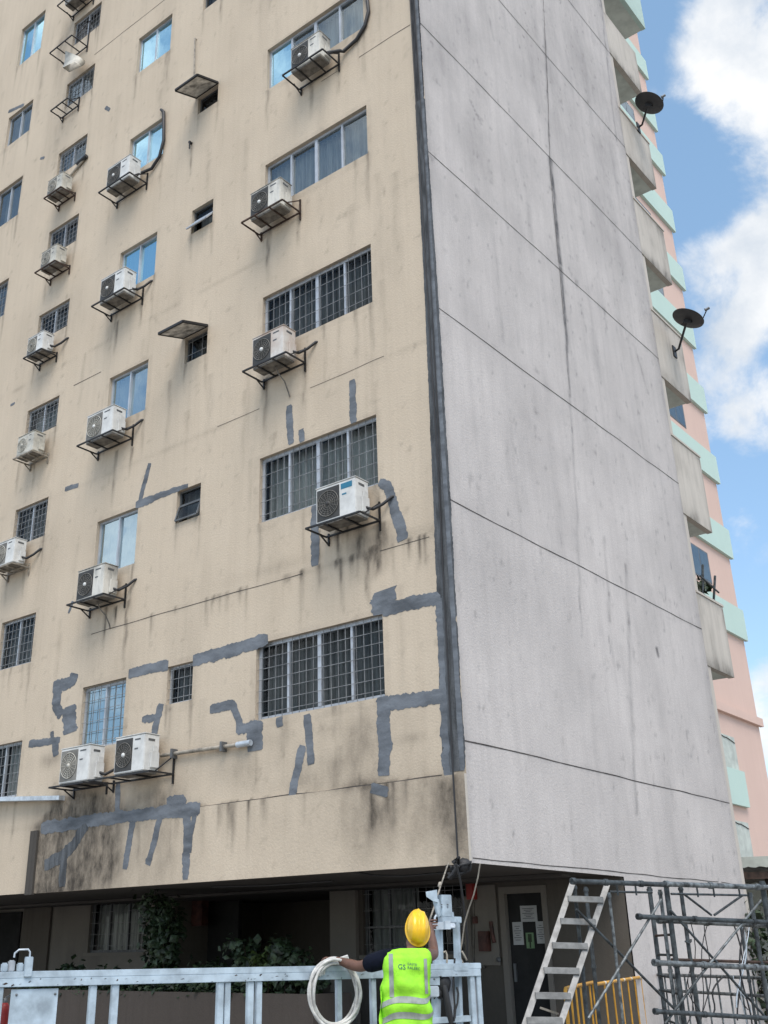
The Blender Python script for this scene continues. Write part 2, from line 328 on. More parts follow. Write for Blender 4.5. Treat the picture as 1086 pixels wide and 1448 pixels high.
def coords(lo, hi, step, extra, hi_fine=None, coarse=.5):
    v = list(np.arange(lo, (hi_fine or hi), step)) + (list(np.arange(hi_fine, hi, coarse)) if hi_fine else []) + [hi] + list(extra)
    v = sorted(v); out = [v[0]]
    for x in v[1:]:
        if x - out[-1] > 1e-4: out.append(x)
    ex = set(np.round(extra, 4)); res = []
    for x in out:                                       # drop grid lines that nearly touch an opening's edge
        if res and x - res[-1] < .012:
            if round(x, 4) in ex: res[-1] = x
            continue
        res.append(x)
    return np.array(res)
def grid_wall(name, mat, us, zs, holes, P, inward, dirt, parent, reveal=REV):
    U, Z = np.meshgrid(us, zs); nu, nz = len(us), len(zs)
    verts = [P(u, z) for u, z in zip(U.ravel(), Z.ravel())]
    dv = list(np.clip(dirt(U.ravel(), Z.ravel()), 0, 1)); faces = []
    for j in range(nz - 1):
        zc = (zs[j] + zs[j + 1]) / 2
        hz = [h for h in holes if h[2] < zc < h[3]]
        for i in range(nu - 1):
            uc = (us[i] + us[i + 1]) / 2
            if any(h[0] < uc < h[1] for h in hz): continue
            k = j * nu + i; faces.append((k, k + 1, k + nu + 1, k + nu))
    for a, b, z0, z1 in holes:
        q = [P(a, z0), P(b, z0), P(b, z1), P(a, z1)]; n = len(verts)
        verts += q + [v + inward * reveal for v in q]; dv += [.12, .12, .45, .3] + [.2, .2, .5, .3]  # inner faces of the openings: darker towards the head
        faces += [(n + i, n + 4 + i, n + 4 + (i + 1) % 4, n + (i + 1) % 4) for i in range(4)]
    inv = WM[parent].inverted(); me = bpy.data.meshes.new(name); me.from_pydata([inv @ v for v in verts], [], faces)
    at = me.attributes.new('dirt', 'FLOAT', 'POINT'); at.data.foreach_set('value', np.array(dv, dtype=np.float32))
    me.update(); return mesh_obj(name, me, mat, parent)

# stains on the front: drips below sills and brackets, mildew near the base
STREAKS = []                                            # (u, z top, length, half width, strength)
rs = random.Random(3)
for ws, n, ln in ((WB, 6, 1.1), (W2, 3, .9), (WS, 1, .7), (W1, 3, .8), (W0, 3, .8)):
    for a, b, t, h in ws:
        for k in range(n): STREAKS.append((rs.uniform(a, b), t - h, ln * rs.uniform(.4, 1.3), rs.uniform(.015, .05), rs.uniform(.05, .26)))
        STREAKS.append((b - .02, t - h, ln * 1.2, .03, .4)); STREAKS.append((a + .02, t - h, ln, .03, .35))
for x, y, ln, w, s in ((452, 750, .9, .035, .75), (478, 750, .7, .03, .85), (492, 745, .45, .03, .9), (508, 745, .9, .12, .6), (538, 740, .8, .12, .7), (530, 775, .5, .08, .75), (482, 790, .8, .03, .8), (520, 790, .8, .04, .6),
                       (377, 535, 1.1, .05, .75), (430, 515, .9, .04, .6), (165, 640, 1.2, .04, .7), (186, 635, .6, .04, .6), (166, 455, .8, .04, .6), (200, 430, .6, .04, .5),
                       (150, 862, .8, .035, .8), (180, 850, 1.2, .04, .75), (163, 860, .4, .03, .8), (380, 325, 1.2, .05, .65), (422, 300, .8, .04, .6), (440, 118, .9, .05, .55), (478, 95, .7, .04, .55), (640, 560, 3, .05, .25),
                       (170, 275, .6, .03, .5), (66, 395, .7, .03, .5), (48, 510, .7, .03, .5), (28, 655, .8, .03, .55), (50, 650, .8, .03, .5), (12, 805, .8, .03, .5), (36, 800, .8, .03, .5), (271, 205, .9, .03, .7), (120, 500, 1.5, .05, .22), (240, 540, 2, .06, .22), (88, 60, 1.6, .2, .4), (60, 100, 2.0, .1, .25)):
    u, z = L(x, y); STREAKS.append((u, z, ln, w, s))
for k in range(120): STREAKS.append((rs.uniform(-14, -.3), rs.uniform(3, 24), rs.uniform(.8, 3), rs.uniform(.03, .1), rs.uniform(.04, .15)))
for k in range(30): STREAKS.append((rs.uniform(-8.4, -.2), 1.97 + ZC, rs.uniform(.2, .9), rs.uniform(.02, .07), rs.uniform(.15, .5)))
for k in range(26): STREAKS.append((-.4 - 7 * rs.random() ** 1.8, 5.13 + ZC, rs.uniform(.1, .8), rs.uniform(.012, .05), rs.uniform(.08, .45)))
BLOTS = []                                              # (u, z, ru, rz, strength)
for x, y, ru, rz, s in ((100, 1150, .75, .42, 1.0), (130, 1200, .85, .5, .95), (75, 1205, .45, .6, .9), (150, 1222, .35, .32, .8), (195, 1138, .55, .18, .85), (228, 1132, .35, .25, .6), (210, 1100, .4, .3, .4), (70, 1075, .35, .12, .75),
                        (245, 1200, .5, .45, .3), (470, 1080, .6, .16, .45), (505, 1060, .6, .2, .3), (520, 1108, .7, .08, .5), (450, 1105, .9, .12, .45), (340, 1090, 1.2, .2, .25), (300, 1062, .9, .06, .75), (600, 1040, .6, .06, .45), (575, 1150, .8, .5, .2), (632, 1160, .35, .75, .35), (612, 1160, .35, .7, .2),
                        (540, 1175, .6, .4, .45), (420, 1160, .8, .3, .2), (520, 770, .35, .2, .5), (400, 800, .9, .1, .3), (590, 755, .6, .1, .35), (100, 40, .9, .7, .35), (440, 1030, 1.6, .25, .25), (500, 1035, .8, .2, .25)):
    u, z = L(x, y); BLOTS.append((u, z, ru, rz, s))
def front_dirt(U, Z):
    d = np.zeros_like(U); wob = (fbm(U * .0 + 3, Z * 2.5, 5) - .5)
    for u, z, ln, w, s in STREAKS:
        w = max(w, .035); s *= 1.7
        k = (np.abs(U - u) < 4 * w + .06) & (Z < z + .03) & (Z > z - ln)
        if not k.any(): continue
        t = (z - Z[k]) / ln; uu = U[k] - u + (vn(Z[k] * 3.1, Z[k] * 0 + u * 7, 4) - .5) * .06
        d[k] += s * np.exp(-(uu / w) ** 2) * (1 - t) ** .8 * (.35 + .9 * vn(U[k] * 30, Z[k] * 5, 9))
    for u, z, ru, rz, s in BLOTS:
        k = (np.abs(U - u) < 2 * ru) & (np.abs(Z - z) < 2 * rz)
        if not k.any(): continue
        q = ((U[k] - u) / ru) ** 2 + ((Z[k] - z) / rz) ** 2
        d[k] += s * np.exp(-q * .9) * np.clip((fbm(U[k] * 2.6, Z[k] * 1.6, 21, 5) - .22) * 1.9, 0, 1.1)
    # mildewed end of the beam under the twin units, sooty corner end
    low = 1 / (1 + np.exp((Z - (2.3 + ZC)) / .10)); sv = .8 + .4 * vn(U * 7, Z * .7, 15); cl_ = np.clip((fbm(U * 2.6, Z * 2.2, 17, 5) - .2) * 2.2, .4, 1)
    d += low * (1.35 * np.exp(-((U + 7.85) / .85) ** 4) + .8 * np.exp(-((U + 6.95) / .55) ** 2)) * sv * cl_ + low * .2 * np.exp(-((U + 5.6) / .7) ** 2) * sv
    bm = 1 / (1 + np.exp((Z - ZJ) / .03)); d += bm * (.50 * np.exp(-((U + .12) / .30) ** 4) + .22 * np.exp(-((U + 1.3) / .9) ** 2) * np.clip(Z - ZB, 0, 1)) * sv
    d += np.clip(fbm(U * 1.2, Z * .35, 31) - .52, 0, 1) * .45 + np.clip(fbm(U * 9, Z * 7, 33) - .70, 0, 1) * 1.6
    for zj in (5.12, 1.97, 8.17, 11.2): d += .22 * np.exp(-((Z - zj - ZC) / .05) ** 2) * np.clip(fbm(U * 2.2, U * 0, 40 + int(zj)) - .3, 0, 1) * 2
    for a, b, z0, z1 in HOLES:                          # mottled darker border round the openings
        k = (U > a - .1) & (U < b + .1) & (Z > z0 - .14) & (Z < z1 + .08)
        d[k] += .16 * vn(U[k] * 8, Z[k] * 8, 2)
    return d
ex_u = [h[0] for h in HOLES] + [h[1] for h in HOLES]; ex_z = [h[2] for h in HOLES] + [h[3] for h in HOLES]
grid_wall('front_wall', M['cream'], coords(UL, 0, .045, ex_u), coords(ZB, ZT, .045, ex_z, 22.0, .8), HOLES, lambda u, z: PF(u, z), Vector((0, 1, 0)), front_dirt, B)
# the deep edge beam along the foot of the front, a little proud
BO = .05
UB = -8.48
grid_wall('edge_beam', M['cream'], coords(UB, .0, .05, []), coords(ZB - .012, ZJ, .05, []), [], lambda u, z: PF(u, z, BO), Vector((0, 1, 0)), front_dirt, B)
bm_ = MB()
bm_.quad(PF(UB, ZJ, BO), PF(0, ZJ, BO), PF(0, ZJ, 0), PF(UB, ZJ, 0)); bm_.quad(PF(UB, ZB - .012, 0), PF(UB, ZJ, 0), PF(UB, ZJ, BO), PF(UB, ZB - .012, BO)); bm_.quad(PF(0, ZB - .012, BO), PF(0, ZB - .012, 0), PF(0, ZJ, 0), PF(0, ZJ, BO)); bm_.quad(PF(UB, ZB - .012, BO), PF(0, ZB - .012, BO), PF(0, ZB - .012, 0), PF(UB, ZB - .012, 0))
obj('beam_edge', bm_, M['parapet'], B)
# dark stained end strip left of the beam
e = MB(); e.box(PF(-8.68, ZB - .03, .09), PF(UB - .004, 1.9 + ZC, .0)); obj('beam_end', e, wall_mat('stained_end', (.075, .068, .06), (.035, .03, .027), streak=.7, blot=.6), B)

# grey side wall
VE = 8.62
ST2 = []
for pts, w, s in (([(770, 40), (774, 130), (778, 228)], .02, .4), ([(778, 222), (785, 300), (792, 375)], .07, 1.0), ([(786, 300), (797, 420), (806, 560)], .03, .7), ([(793, 380), (803, 500)], .07, .35), ([(806, 560), (815, 700), (822, 900)], .03, .25),
                  ([(850, 0), (862, 120), (872, 200)], .05, .4), ([(885, 800), (893, 1000), (900, 1150)], .06, .3), ([(855, 760), (862, 880)], .05, .3), ([(955, 600), (962, 690)], .05, .4), ([(928, 915), (932, 932)], .05, .9), ([(925, 400), (950, 560)], .06, .25), ([(690, 20), (700, 60)], .03, .3), ([(664, 140), (680, 175)], .04, .4), ([(900, 500), (918, 560)], .05, .3)):
    q = [RT(*p_) for p_ in pts]
    for (v0, z0), (v1, z1) in zip(q, q[1:]): ST2.append((v0, z0, v1, z1, w, s))
r2 = random.Random(11)
for k in range(150):
    v = r2.uniform(.1, 8.5); z = r2.uniform(3, 26); ln = r2.uniform(.6, 3); ST2.append((v, z, v + r2.uniform(-.03, .03), z - ln, r2.uniform(.03, .14), r2.uniform(.01, .09)))
ZS = [z + ZC for z in (2.35, 5.57, 8.64, 11.58, 14.35, 17.4, 20.4, 23.4)]
def side_dirt(V, Z):
    d = np.clip(fbm(V * 1.3, Z * .5, 51) - .5, 0, 1) * .35 + np.clip(fbm(V * 9, Z * 6, 53) - .70, 0, 1) * 2.4
    d += .50 * np.clip((Z - 5) / 14, 0, 1) * np.clip(fbm(V * 2.2, Z * .45, 57, 5) - .25, 0, 1) + .10 * np.clip(fbm(V * .9, Z * .5, 58) - .4, 0, 1)
    for v0, z0, v1, z1, w, s in ST2:
        w = max(w, .04); s *= 1.35
        k = (Z < z0 + .02) & (Z > z1)
        if not k.any(): continue
        t = (z0 - Z[k]) / max(z0 - z1, 1e-3); vv = V[k] - (v0 + (v1 - v0) * t) + (vn(Z[k] * 2.5, Z[k] * 0 + v0, 4) - .5) * .05
        d[k] += s * np.exp(-(vv / w) ** 2) * (.35 + .9 * vn(V[k] * 22, Z[k] * 4, 8))
    for zj in ZS: d += .22 * np.exp(-((Z - zj) / .06) ** 2) * np.clip(fbm(V * 2.5, V * 0 + zj, 61) - .35, 0, 1) * 2
    d += .35 * np.exp(-((V - VE) / .25) ** 2) * fbm(V * 4, Z * 1.2, 71) + .22 * np.exp(-(V / .08) ** 2)
    d += .5 * np.exp(-((Z - .1) / .5) ** 2) * fbm(V * 3, Z * 3, 72)
    return d
VP = 3.98                                               # the raised ground floor is open up to here
def side_P(v, z): return PS(v, z)
sw_v = coords(0, VE, .05, [VP]); sw_z = coords(0, ZT, .06, [ZB], 26.0, .8)
grid_wall('side_wall', M['grey'], sw_v, sw_z, [(-.01, VP, -.01, ZB)], side_P, Vector((-1, 0, 0)), side_dirt, B, reveal=0.0)
# hollow shell: left end, rear, roof, floor slab over the open ground floor
sh = MB()
sh.box(PF(UL - .25, 0, 0), PF(UL, ZT, -VE)); obj('end_wall', sh, M['parapet'], B)
sh = MB(); sh.box(PF(UL, 0, -VE + .02), PF(-.02, ZT, -VE - .2)); obj('rear_wall', sh, M['parapet'], B)
sh = MB(); sh.box(PF(UL, ZT - .2, -.01), PF(-.01, ZT + .2, -VE)); obj('roof', sh, M['parapet'], B)
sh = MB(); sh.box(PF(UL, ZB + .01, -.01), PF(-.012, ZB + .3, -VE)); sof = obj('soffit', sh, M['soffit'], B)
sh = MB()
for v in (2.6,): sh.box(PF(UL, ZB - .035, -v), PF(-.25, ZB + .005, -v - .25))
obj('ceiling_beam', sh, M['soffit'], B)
sh = MB(); sh.box(PF(UL, ZB + .31, -.75), PF(-.3, ZT - .3, -.8)); sh.box(PF(UL, .1, -VE + .5), PF(-.3, ZB, -VE + .4)); sh.box(PF(UL, .1, -VB - .9), PF(-8.6, ZB, -VB - 1.0)); sh.box(PF(-6.2, .1, -VB - .9), PF(-.3, ZB, -VB - 1.0)); obj('dark_backing', sh, M['room'], B)  # black sheets behind the openings, standing in for the dark of unlit rooms

# ---- back wall of the open ground floor, with its door and windows
def LB(x, y, v=VB): return L(x, y, -v)
bw_u = LB(246, 1300)[0]; col_u0, col_u1 = LB(473, 1300)[0], LB(508, 1300)[0]
win_l = (LB(127, 1300)[0], LB(206, 1300)[0], LB(150, 1347)[1], LB(150, 1263)[1] - .06)
win_m = (LB(513, 1300)[0], LB(660, 1300)[0], LB(560, 1350)[1], LB(560, 1253)[1])
door_h = (LB(716, 1350)[0], LB(775, 1330)[0], .13, LB(740, 1258)[1])
no_dirt = lambda u, z: np.clip(fbm(u * 1.7, z * .8, 81) - .45, 0, 1) * .8
BK = lambda v: (lambda u, z: PF(u, z, -v))
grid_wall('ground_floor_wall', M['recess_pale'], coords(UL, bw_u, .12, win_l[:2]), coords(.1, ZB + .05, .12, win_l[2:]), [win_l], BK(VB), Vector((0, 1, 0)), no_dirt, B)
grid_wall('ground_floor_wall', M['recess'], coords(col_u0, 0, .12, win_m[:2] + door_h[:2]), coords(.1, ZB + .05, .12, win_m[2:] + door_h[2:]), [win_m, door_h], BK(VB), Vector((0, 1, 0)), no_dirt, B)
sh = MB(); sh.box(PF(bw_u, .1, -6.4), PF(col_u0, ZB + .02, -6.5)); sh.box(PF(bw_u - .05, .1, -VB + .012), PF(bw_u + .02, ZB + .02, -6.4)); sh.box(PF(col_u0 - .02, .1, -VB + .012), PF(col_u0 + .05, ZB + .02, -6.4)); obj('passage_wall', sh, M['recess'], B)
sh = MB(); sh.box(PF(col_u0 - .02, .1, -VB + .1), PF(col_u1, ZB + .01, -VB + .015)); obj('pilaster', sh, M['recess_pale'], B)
sh = MB(); a = LB(36, 1300)[0], LB(74, 1300)[0]; sh.box(PF(a[0], .1, -VB + .06), PF(a[1], LB(60, 1270)[1], -VB + .012)); obj('shutter_panel', sh, M['recess'], B)
sh = MB(); sh.box(PF(LB(-20, 1300)[0], .1, -VB + .05), PF(LB(32, 1300)[0], LB(20, 1290)[1], -VB + .012)); obj('dark_doorway', sh, M['room'], B)  # solid near-black slab; the doorway's darkness is put into its colour
for q in (win_l, win_m):
    sh = MB(); sh.box(PF(q[0] - .06, q[2] - .06, -VB + .06), PF(q[1] + .06, q[2] - .004, -VB - .02)); obj('sill', sh, M['recess_pale'], B)
sh = MB(); sh.box(PF(LB(660, 1300)[0] + .1, LB(690, 1365)[1], -VB + .04), PF(door_h[0] - .1, ZB - .02, -VB + .01)); obj('wall_panel', sh, M['recess_pale'], B)

# ---- windows
def curtain_mb(u0, u1, z0, z1, y, fold=.05, amp=.025):
    mb = MB(); n = max(6, int((u1 - u0) / .018)); vs = []
    for i in range(n + 1):
        u = u0 + (u1 - u0) * i / n; o = math.sin(u * 2 * math.pi / (fold * 2.6) + math.sin(u * 9) * 1.3) * amp
        vs += [(X0 + u, y + o, z0), (X0 + u, y + o, z1)]
    mb.add(vs, [(2 * i, 2 * i + 2, 2 * i + 3, 2 * i + 1) for i in range(n)], True); return mb
def window(u0, u1, z0, z1, panes, v=0.0, glass='glass', frame='alu', grille=None, curtain='curtain', cov=(0, 1), fw=.045, transom=None, gap=None, mull=None, parent=None):
    """v = distance of the wall plane behind the front plane; the frame sits in the reveal"""
    y = Y0 + v + .07
    o = MB(); o.box((X0 + u0, y, z0), (X0 + u0 + fw, y + .05, z1)); o.box((X0 + u1 - fw, y, z0), (X0 + u1, y + .05, z1)); o.box((X0 + u0 + fw, y, z1 - fw), (X0 + u1 - fw, y + .05, z1)); o.box((X0 + u0 + fw, y, z0), (X0 + u1 - fw, y + .05, z0 + fw))
    w = obj('window', o, M[frame], B)
    wd = (u1 - u0) / panes
    for k in range(1, panes):
        u = u0 + wd * k; t = fw * (1.3 if (mull and k in mull) else .8)
        ms = MB(); ms.box((X0 + u - t / 2, y - .012, z0 + fw), (X0 + u + t / 2, y + .04, z1 - fw)); obj('mullion', ms, M[frame], w)
    if transom: ms = MB(); ms.box((X0 + u0 + fw, y - .008, transom - .02), (X0 + u1 - fw, y + .042, transom + .02)); obj('transom', ms, M[frame], w)
    for k in range(panes):
        a, b = u0 + wd * k + (fw if k == 0 else fw * .4), u0 + wd * (k + 1) - (fw if k == panes - 1 else fw * .4)
        gl = glass[k % len(glass)] if isinstance(glass, tuple) else glass
        if gl is None: continue
        yy = y + .018 + .014 * (k % 2)
        t0, t1 = random.uniform(-.005, .005), random.uniform(-.005, .005); gm = MB(); gm.quad((X0 + a, yy + t0, z0 + fw), (X0 + b, yy - t0, z0 + fw), (X0 + b, yy - t0 + t1, z1 - fw), (X0 + a, yy + t0 + t1, z1 - fw)); obj('pane', gm, M[gl], w)
    if grille:
        nv, nh = grille; gm = MB(); yg = y - .035
        for k in range(panes):
            a, b = u0 + wd * k + .03, u0 + wd * (k + 1) - .03
            for i in range(nv):
                u = a + (b - a) * (i + .5) / nv; gm.box((X0 + u - .004, yg, z0 + .01), (X0 + u + .004, yg + .008, z1 - .01))
        for i in range(nh):
            z = z0 + (z1 - z0) * (i + .6) / nh; gm.box((X0 + u0 + .005, yg - .006, z - .004), (X0 + u1 - .005, yg - .0005, z + .004))
        obj('grille', gm, M['grille'], w)
    if curtain:
        a, b = u0 + (u1 - u0) * cov[0] - .02, u0 + (u1 - u0) * cov[1] + .02
        obj('curtain', curtain_mb(a, b, z0 - .03, z1 + .03, y + .2, fold=random.uniform(.04, .07)), M[curtain], w)
    return w
def wz(w): return w[2] - w[3], w[2]
# wide four-pane windows
for i, (q, k) in enumerate(zip(WB, (dict(grille=(4, 7), curtain='curtain_dark'), dict(grille=(4, 5), curtain='curtain', cov=(0, 1)), dict(grille=(4, 5), curtain='curtain_dark', cov=(0, 1)), dict(grille=None, glass='glass_mid', curtain='curtain'), dict(grille=None, glass=('glass_blue', 'glass_mid', 'glass_mid', 'glass_mid'), curtain='curtain'), dict()))):
    window(q[0], q[1], *wz(q), 4, mull=(2,), fw=.05, **k)
for i, (q, k) in enumerate(zip(W2, (dict(glass=('glass_pale', 'glass_pale'), grille=(3, 6), curtain='curtain_pale'), dict(glass='glass_pale', curtain='curtain_pale'), dict(glass='glass_pale', curtain='curtain_pale'), dict(glass='glass_blue', curtain='curtain_pale'), dict(glass='glass_blue', curtain='curtain_pale', cov=(.1, 1)), dict(glass='glass_blue', curtain='curtain_pale'), dict(glass='glass_blue')))):
    window(q[0], q[1], *wz(q), 2, **k)
for i, q in enumerate(W1):
    gl = 'glass_mid' if i in (6, 7) else 'glass'
    window(q[0], q[1], *wz(q), 2, fw=.04, glass=gl, grille=(4, 6) if i < 7 else ((4, 5) if i > 6 else None), curtain='curtain_dark' if i % 3 else 'curtain', cov=(0, 1) if i % 4 else (.35, 1))
for i, q in enumerate(W0): window(q[0], q[1], *wz(q), 2, fw=.04, glass='glass_blue' if i == 4 else 'glass_mid', grille=(4, 5) if i < 2 else None, curtain='curtain_dark')
FLAP = {2: (.60, -.19), 4: (.58, -.22)}      # reach and drop of the two open flaps
# small toilet windows: barred, top-hung sash slightly open, panel lifted out level
for i, q in enumerate(WS):
    z0, z1 = wz(q)
    if i == 0: window(q[0], q[1], z0, z1, 1, grille=(4, 4), curtain='curtain_dark', fw=.03)
    elif i in (1, 3):
        zt = z0 + (z1 - z0) * .55
        w = window(q[0], q[1], z0, z1, 1, glass=None, frame='alu_dark', curtain='curtain_dark', transom=zt, fw=.03)
        gm = MB(); gm.quad((X0 + q[0] + .03, Y0 + .09, zt), (X0 + q[1] - .03, Y0 + .09, zt), (X0 + q[1] - .03, Y0 + .09, z1 - .03), (X0 + q[0] + .03, Y0 + .09, z1 - .03)); obj('pane', gm, M['glass'], w)
        op = .09 if i == 1 else .2
        a, b, c, d = (X0 + q[0] + .03, Y0 + .05, zt - .02), (X0 + q[1] - .03, Y0 + .05, zt - .02), (X0 + q[1] - .03, Y0 + .05 - op, z0 + .03), (X0 + q[0] + .03, Y0 + .05 - op, z0 + .03)
        gm = MB(); gm.quad(d, c, b, a); sash = obj('sash_pane', gm, M['glass_blue' if i == 3 else 'glass'], w)
        fm = MB()
        for p_, q_ in ((a, b), (b, c), (c, d), (d, a)): fm.bar(p_, q_, .028)
        obj('sash_frame', fm, M['alu' if i == 3 else 'alu_dark'], w)
    else:
        w = window(q[0], q[1], z0, z1, 1, frame='alu_dark', curtain='curtain_dark', grille=(2, 2) if i == 2 else None, fw=.03)
        if i in (2, 4):
            zh = z1 + .03; pr = FLAP[i][0]; dz = FLAP[i][1]
            a, b = PF(q[0] - .05, zh, .01), PF(q[1] + .0, zh, .01); c, d = PF(q[1] + .0, zh + dz, pr), PF(q[0] - .05, zh + dz, pr)
            fm = MB(); fm.hexa([a, b, c, d] + [v + Vector((0, 0, .035)) for v in (a, b, c, d)]); obj('flap', fm, pbr('weathered_flap', (.56, .53, .48), .7, var=.35, vscale=6), w)
            fm = MB(); vs = [v + Vector((0, 0, .015)) for v in (a, b, c, d)]
            for p_, q_ in zip(vs, vs[1:] + vs[:1]): fm.bar(p_, q_, .035, .045)
            obj('flap_frame', fm, M['black'], w)
window(*win_l, 3, v=VB, frame='alu_dark', grille=(3, 5), curtain='curtain', cov=(0, .7))
window(*win_m, 4, v=VB, frame='alu_dark', grille=(3, 4), curtain='curtain', cov=(0, .45), transom=win_m[2] + .42)

# door with pinned notices
dr = MB(); dr.box(PF(door_h[0] + .05, .13, -VB - .06), PF(door_h[1] - .04, door_h[3] - .05, -VB - .1)); door = obj('door', dr, M['room'], B)
fr = MB(); fr.box(PF(door_h[0] - .05, .12, -VB + .03), PF(door_h[0] + .05, door_h[3] + .05, -VB - .1)); fr.box(PF(door_h[1] - .04, .12, -VB + .03), PF(door_h[1] + .04, door_h[3] + .05, -VB - .1)); fr.box(PF(door_h[0] + .05, door_h[3] - .05, -VB + .03), PF(door_h[1] - .04, door_h[3] + .05, -VB - .1)); obj('door_frame', fr, M['recess_pale'], door)
hd = MB(); hd.box(PF(door_h[0] + .09, 1.05, -VB - .03), PF(door_h[0] + .13, 1.3, -VB - .06)); obj('handle', hd, M['alu_dark'], door)
for k, (x0, y0, x1, y1) in enumerate(((735, 1281, 760, 1303), (724, 1304, 741, 1336), (757, 1303, 776, 1334), (743, 1319, 756, 1341))):
    (ua, za), (ub, zb) = LB(x0, y0, VB + .05), LB(x1, y1, VB + .05)
    ub = min(ub, door_h[1] - .06)
    n_ = MB(); n_.box(PF(ua, za, -VB - .052), PF(ub, zb, -VB - .059)); po = obj('notice', n_, M['paper'] if k < 3 else pbr('green_notice', (.16, .26, .14), .8, var=.1), door)
    ln = MB()
    if k < 3:
        for j in range(7):
            z = za + (zb - za) * (.2 + .1 * j); s = .12 + .1 * ((j * 7 + k) % 3); ln.box(PF(ua + (ub - ua) * s, z, -VB - .049), PF(ub - (ub - ua) * (s + .05), z + .008, -VB - .0515))
    else:
        cxm, czm = (ua + ub) / 2, (za + zb) / 2
        ln.box(PF(cxm - .03, czm - .02, -VB - .048), PF(cxm + .03, czm + .04, -VB - .0515))
        for j in range(-1, 2): ln.box(PF(cxm + j * .022 - .008, czm + .04, -VB - .048), PF(cxm + j * .022 + .008, czm + .09, -VB - .0515))
        ln.box(PF(cxm - .012, czm - .1, -VB - .048), PF(cxm + .012, czm - .02, -VB - .0515))
    obj('print', ln, M['ink'] if k < 3 else M['leaf'], po)

# ---- cement patches raked over the cracks of the front
def patch(pts, w, mat='patch', seed=0, out=.0, raw=False, jag=.2):
    q = pts if raw else [L(x, y, out) for x, y in pts]
    q = [Vector((a, b)) for a, b in q]; d = []; 
    for a, b in zip(q, q[1:]):
        n = max(2, int((b - a).length / .022))
        d += [a.lerp(b, i / n) for i in range(n)]
    d.append(q[-1]); n = len(d); rr = random.Random(seed * 13 + 5); le, ri = [], []
    wl = w if isinstance(w, (list, tuple)) else (w, w)
    ph = rr.uniform(0, 50)
    for i, c in enumerate(d):
        t = (d[min(i + 1, n - 1)] - d[max(i - 1, 0)]).normalized(); nn = Vector((-t.y, t.x)); ww = wl[0] + (wl[1] - wl[0]) * i / max(n - 1, 1)
        e = .82 + .18 * min(1, min(i, n - 1 - i) / 2.0)
        def j(s): return ww / 2 * e * (1 + jag * (2 * float(vn(i * .14, s * 5 + ph, seed)) - 1) + jag * .8 * (2 * float(vn(i * .55, s * 9 + ph, seed + 3)) - 1) + jag * .5 * (2 * float(vn(i * 1.7, s * 9 + ph, seed + 9)) - 1))
        le.append(c + nn * j(1)); ri.append(c - nn * j(2))
    th = .004; mb = MB(); vs = []
    for a, b in zip(le, ri): vs += [PF(a.x, a.y, out + th), PF((a.x + b.x) / 2, (a.y + b.y) / 2, out + th + .0015), PF(b.x, b.y, out + th), PF(a.x, a.y, out - .002), PF(b.x, b.y, out - .002)]
    fs = []
    for i in range(n - 1):
        o, p_ = i * 5, i * 5 + 5; fs += [(o, o + 1, p_ + 1, p_), (o + 1, o + 2, p_ + 2, p_ + 1), (o + 3, o, p_, p_ + 3), (o + 2, o + 4, p_ + 4, p_ + 2)]
    fs += [(0, 3, 4, 2, 1), ((n - 1) * 5 + 1, (n - 1) * 5 + 2, (n - 1) * 5 + 4, (n - 1) * 5 + 3, (n - 1) * 5)]
    mb.add(vs, fs); return obj('cement_patch', mb, M[mat], B)
PATCHES = [([(409, 573), (410, 600), (412, 628)], .14), ([(426, 607), (427, 625)], .11), ([(498, 537), (499, 570), (500, 598)], .13),
    ([(536, 682), (548, 687), (553, 705), (561, 728), (567, 748), (570, 764)], (.14, .2)), ([(446, 714), (446, 800)], .16), ([(212, 655), (204, 685), (198, 708)], .11), ([(192, 715), (220, 703), (250, 692), (266, 686)], (.15, .09)),
    ([(92, 692), (111, 686)], .1), ([(103, 850), (97, 867)], .07), ([(273, 935), (320, 921), (350, 914), (379, 904)], .2), ([(182, 953), (205, 947), (238, 940)], .17),
    ([(106, 952), (103, 963), (91, 968), (75, 972)], .23), ([(83, 968), (80, 985), (80, 1000), (87, 1012)], .22), ([(99, 998), (98, 1037)], .38), ([(41, 1052), (60, 1050), (85, 1046)], .13), ([(74, 1034), (74, 1050)], .10), ([(78, 1044), (79, 1069)], .17),
    ([(228, 995), (224, 1012), (216, 1047)], .14), ([(201, 1018), (226, 1014)], .13), ([(206, 1044), (220, 1042)], .16),
    ([(297, 1004), (330, 996)], .15), ([(328, 993), (335, 1012), (341, 1030)], .13), ([(334, 1031), (366, 1026)], .16), ([(361, 1020), (360, 1062)], .3), ([(395, 1014), (396, 1028)], .13), ([(434, 1010), (437, 1040), (440, 1081)], .13), ([(428, 1054), (420, 1090), (412, 1127)], .14),
    ([(541, 985), (544, 1040), (543, 1097)], .22), ([(549, 995), (590, 989), (628, 984)], .19), ([(543, 834), (544, 844), (543, 858), (543, 868)], .40), ([(541, 864), (575, 854), (623, 846)], .19), ([(622, 846), (628, 950), (634, 1098)], (.13, .17)),
    ([(167, 1108), (166, 1152)], .11), ([(149, 152), (155, 156)], .1), ([(57, 224), (63, 223)], .08), ([(15, 573), (21, 570)], .07), ([(12, 158), (34, 148)], .1)]
for i, (pp, w) in enumerate(PATCHES): patch(pp, w, seed=i)
PB = [([(58, 1171), (120, 1162), (180, 1154), (283, 1143)], .19), ([(122, 1165), (104, 1195), (88, 1212), (63, 1223)], .2), ([(90, 1212), (88, 1254)], .17), ([(188, 1162), (182, 1195), (176, 1229)], .12), ([(226, 1156), (218, 1190), (209, 1223)], .13), ([(265, 1146), (264, 1200), (262, 1244)], .15), ([(276, 1148), (270, 1180), (268, 1206)], .1), ([(536, 1109), (533, 1124)], .3)]
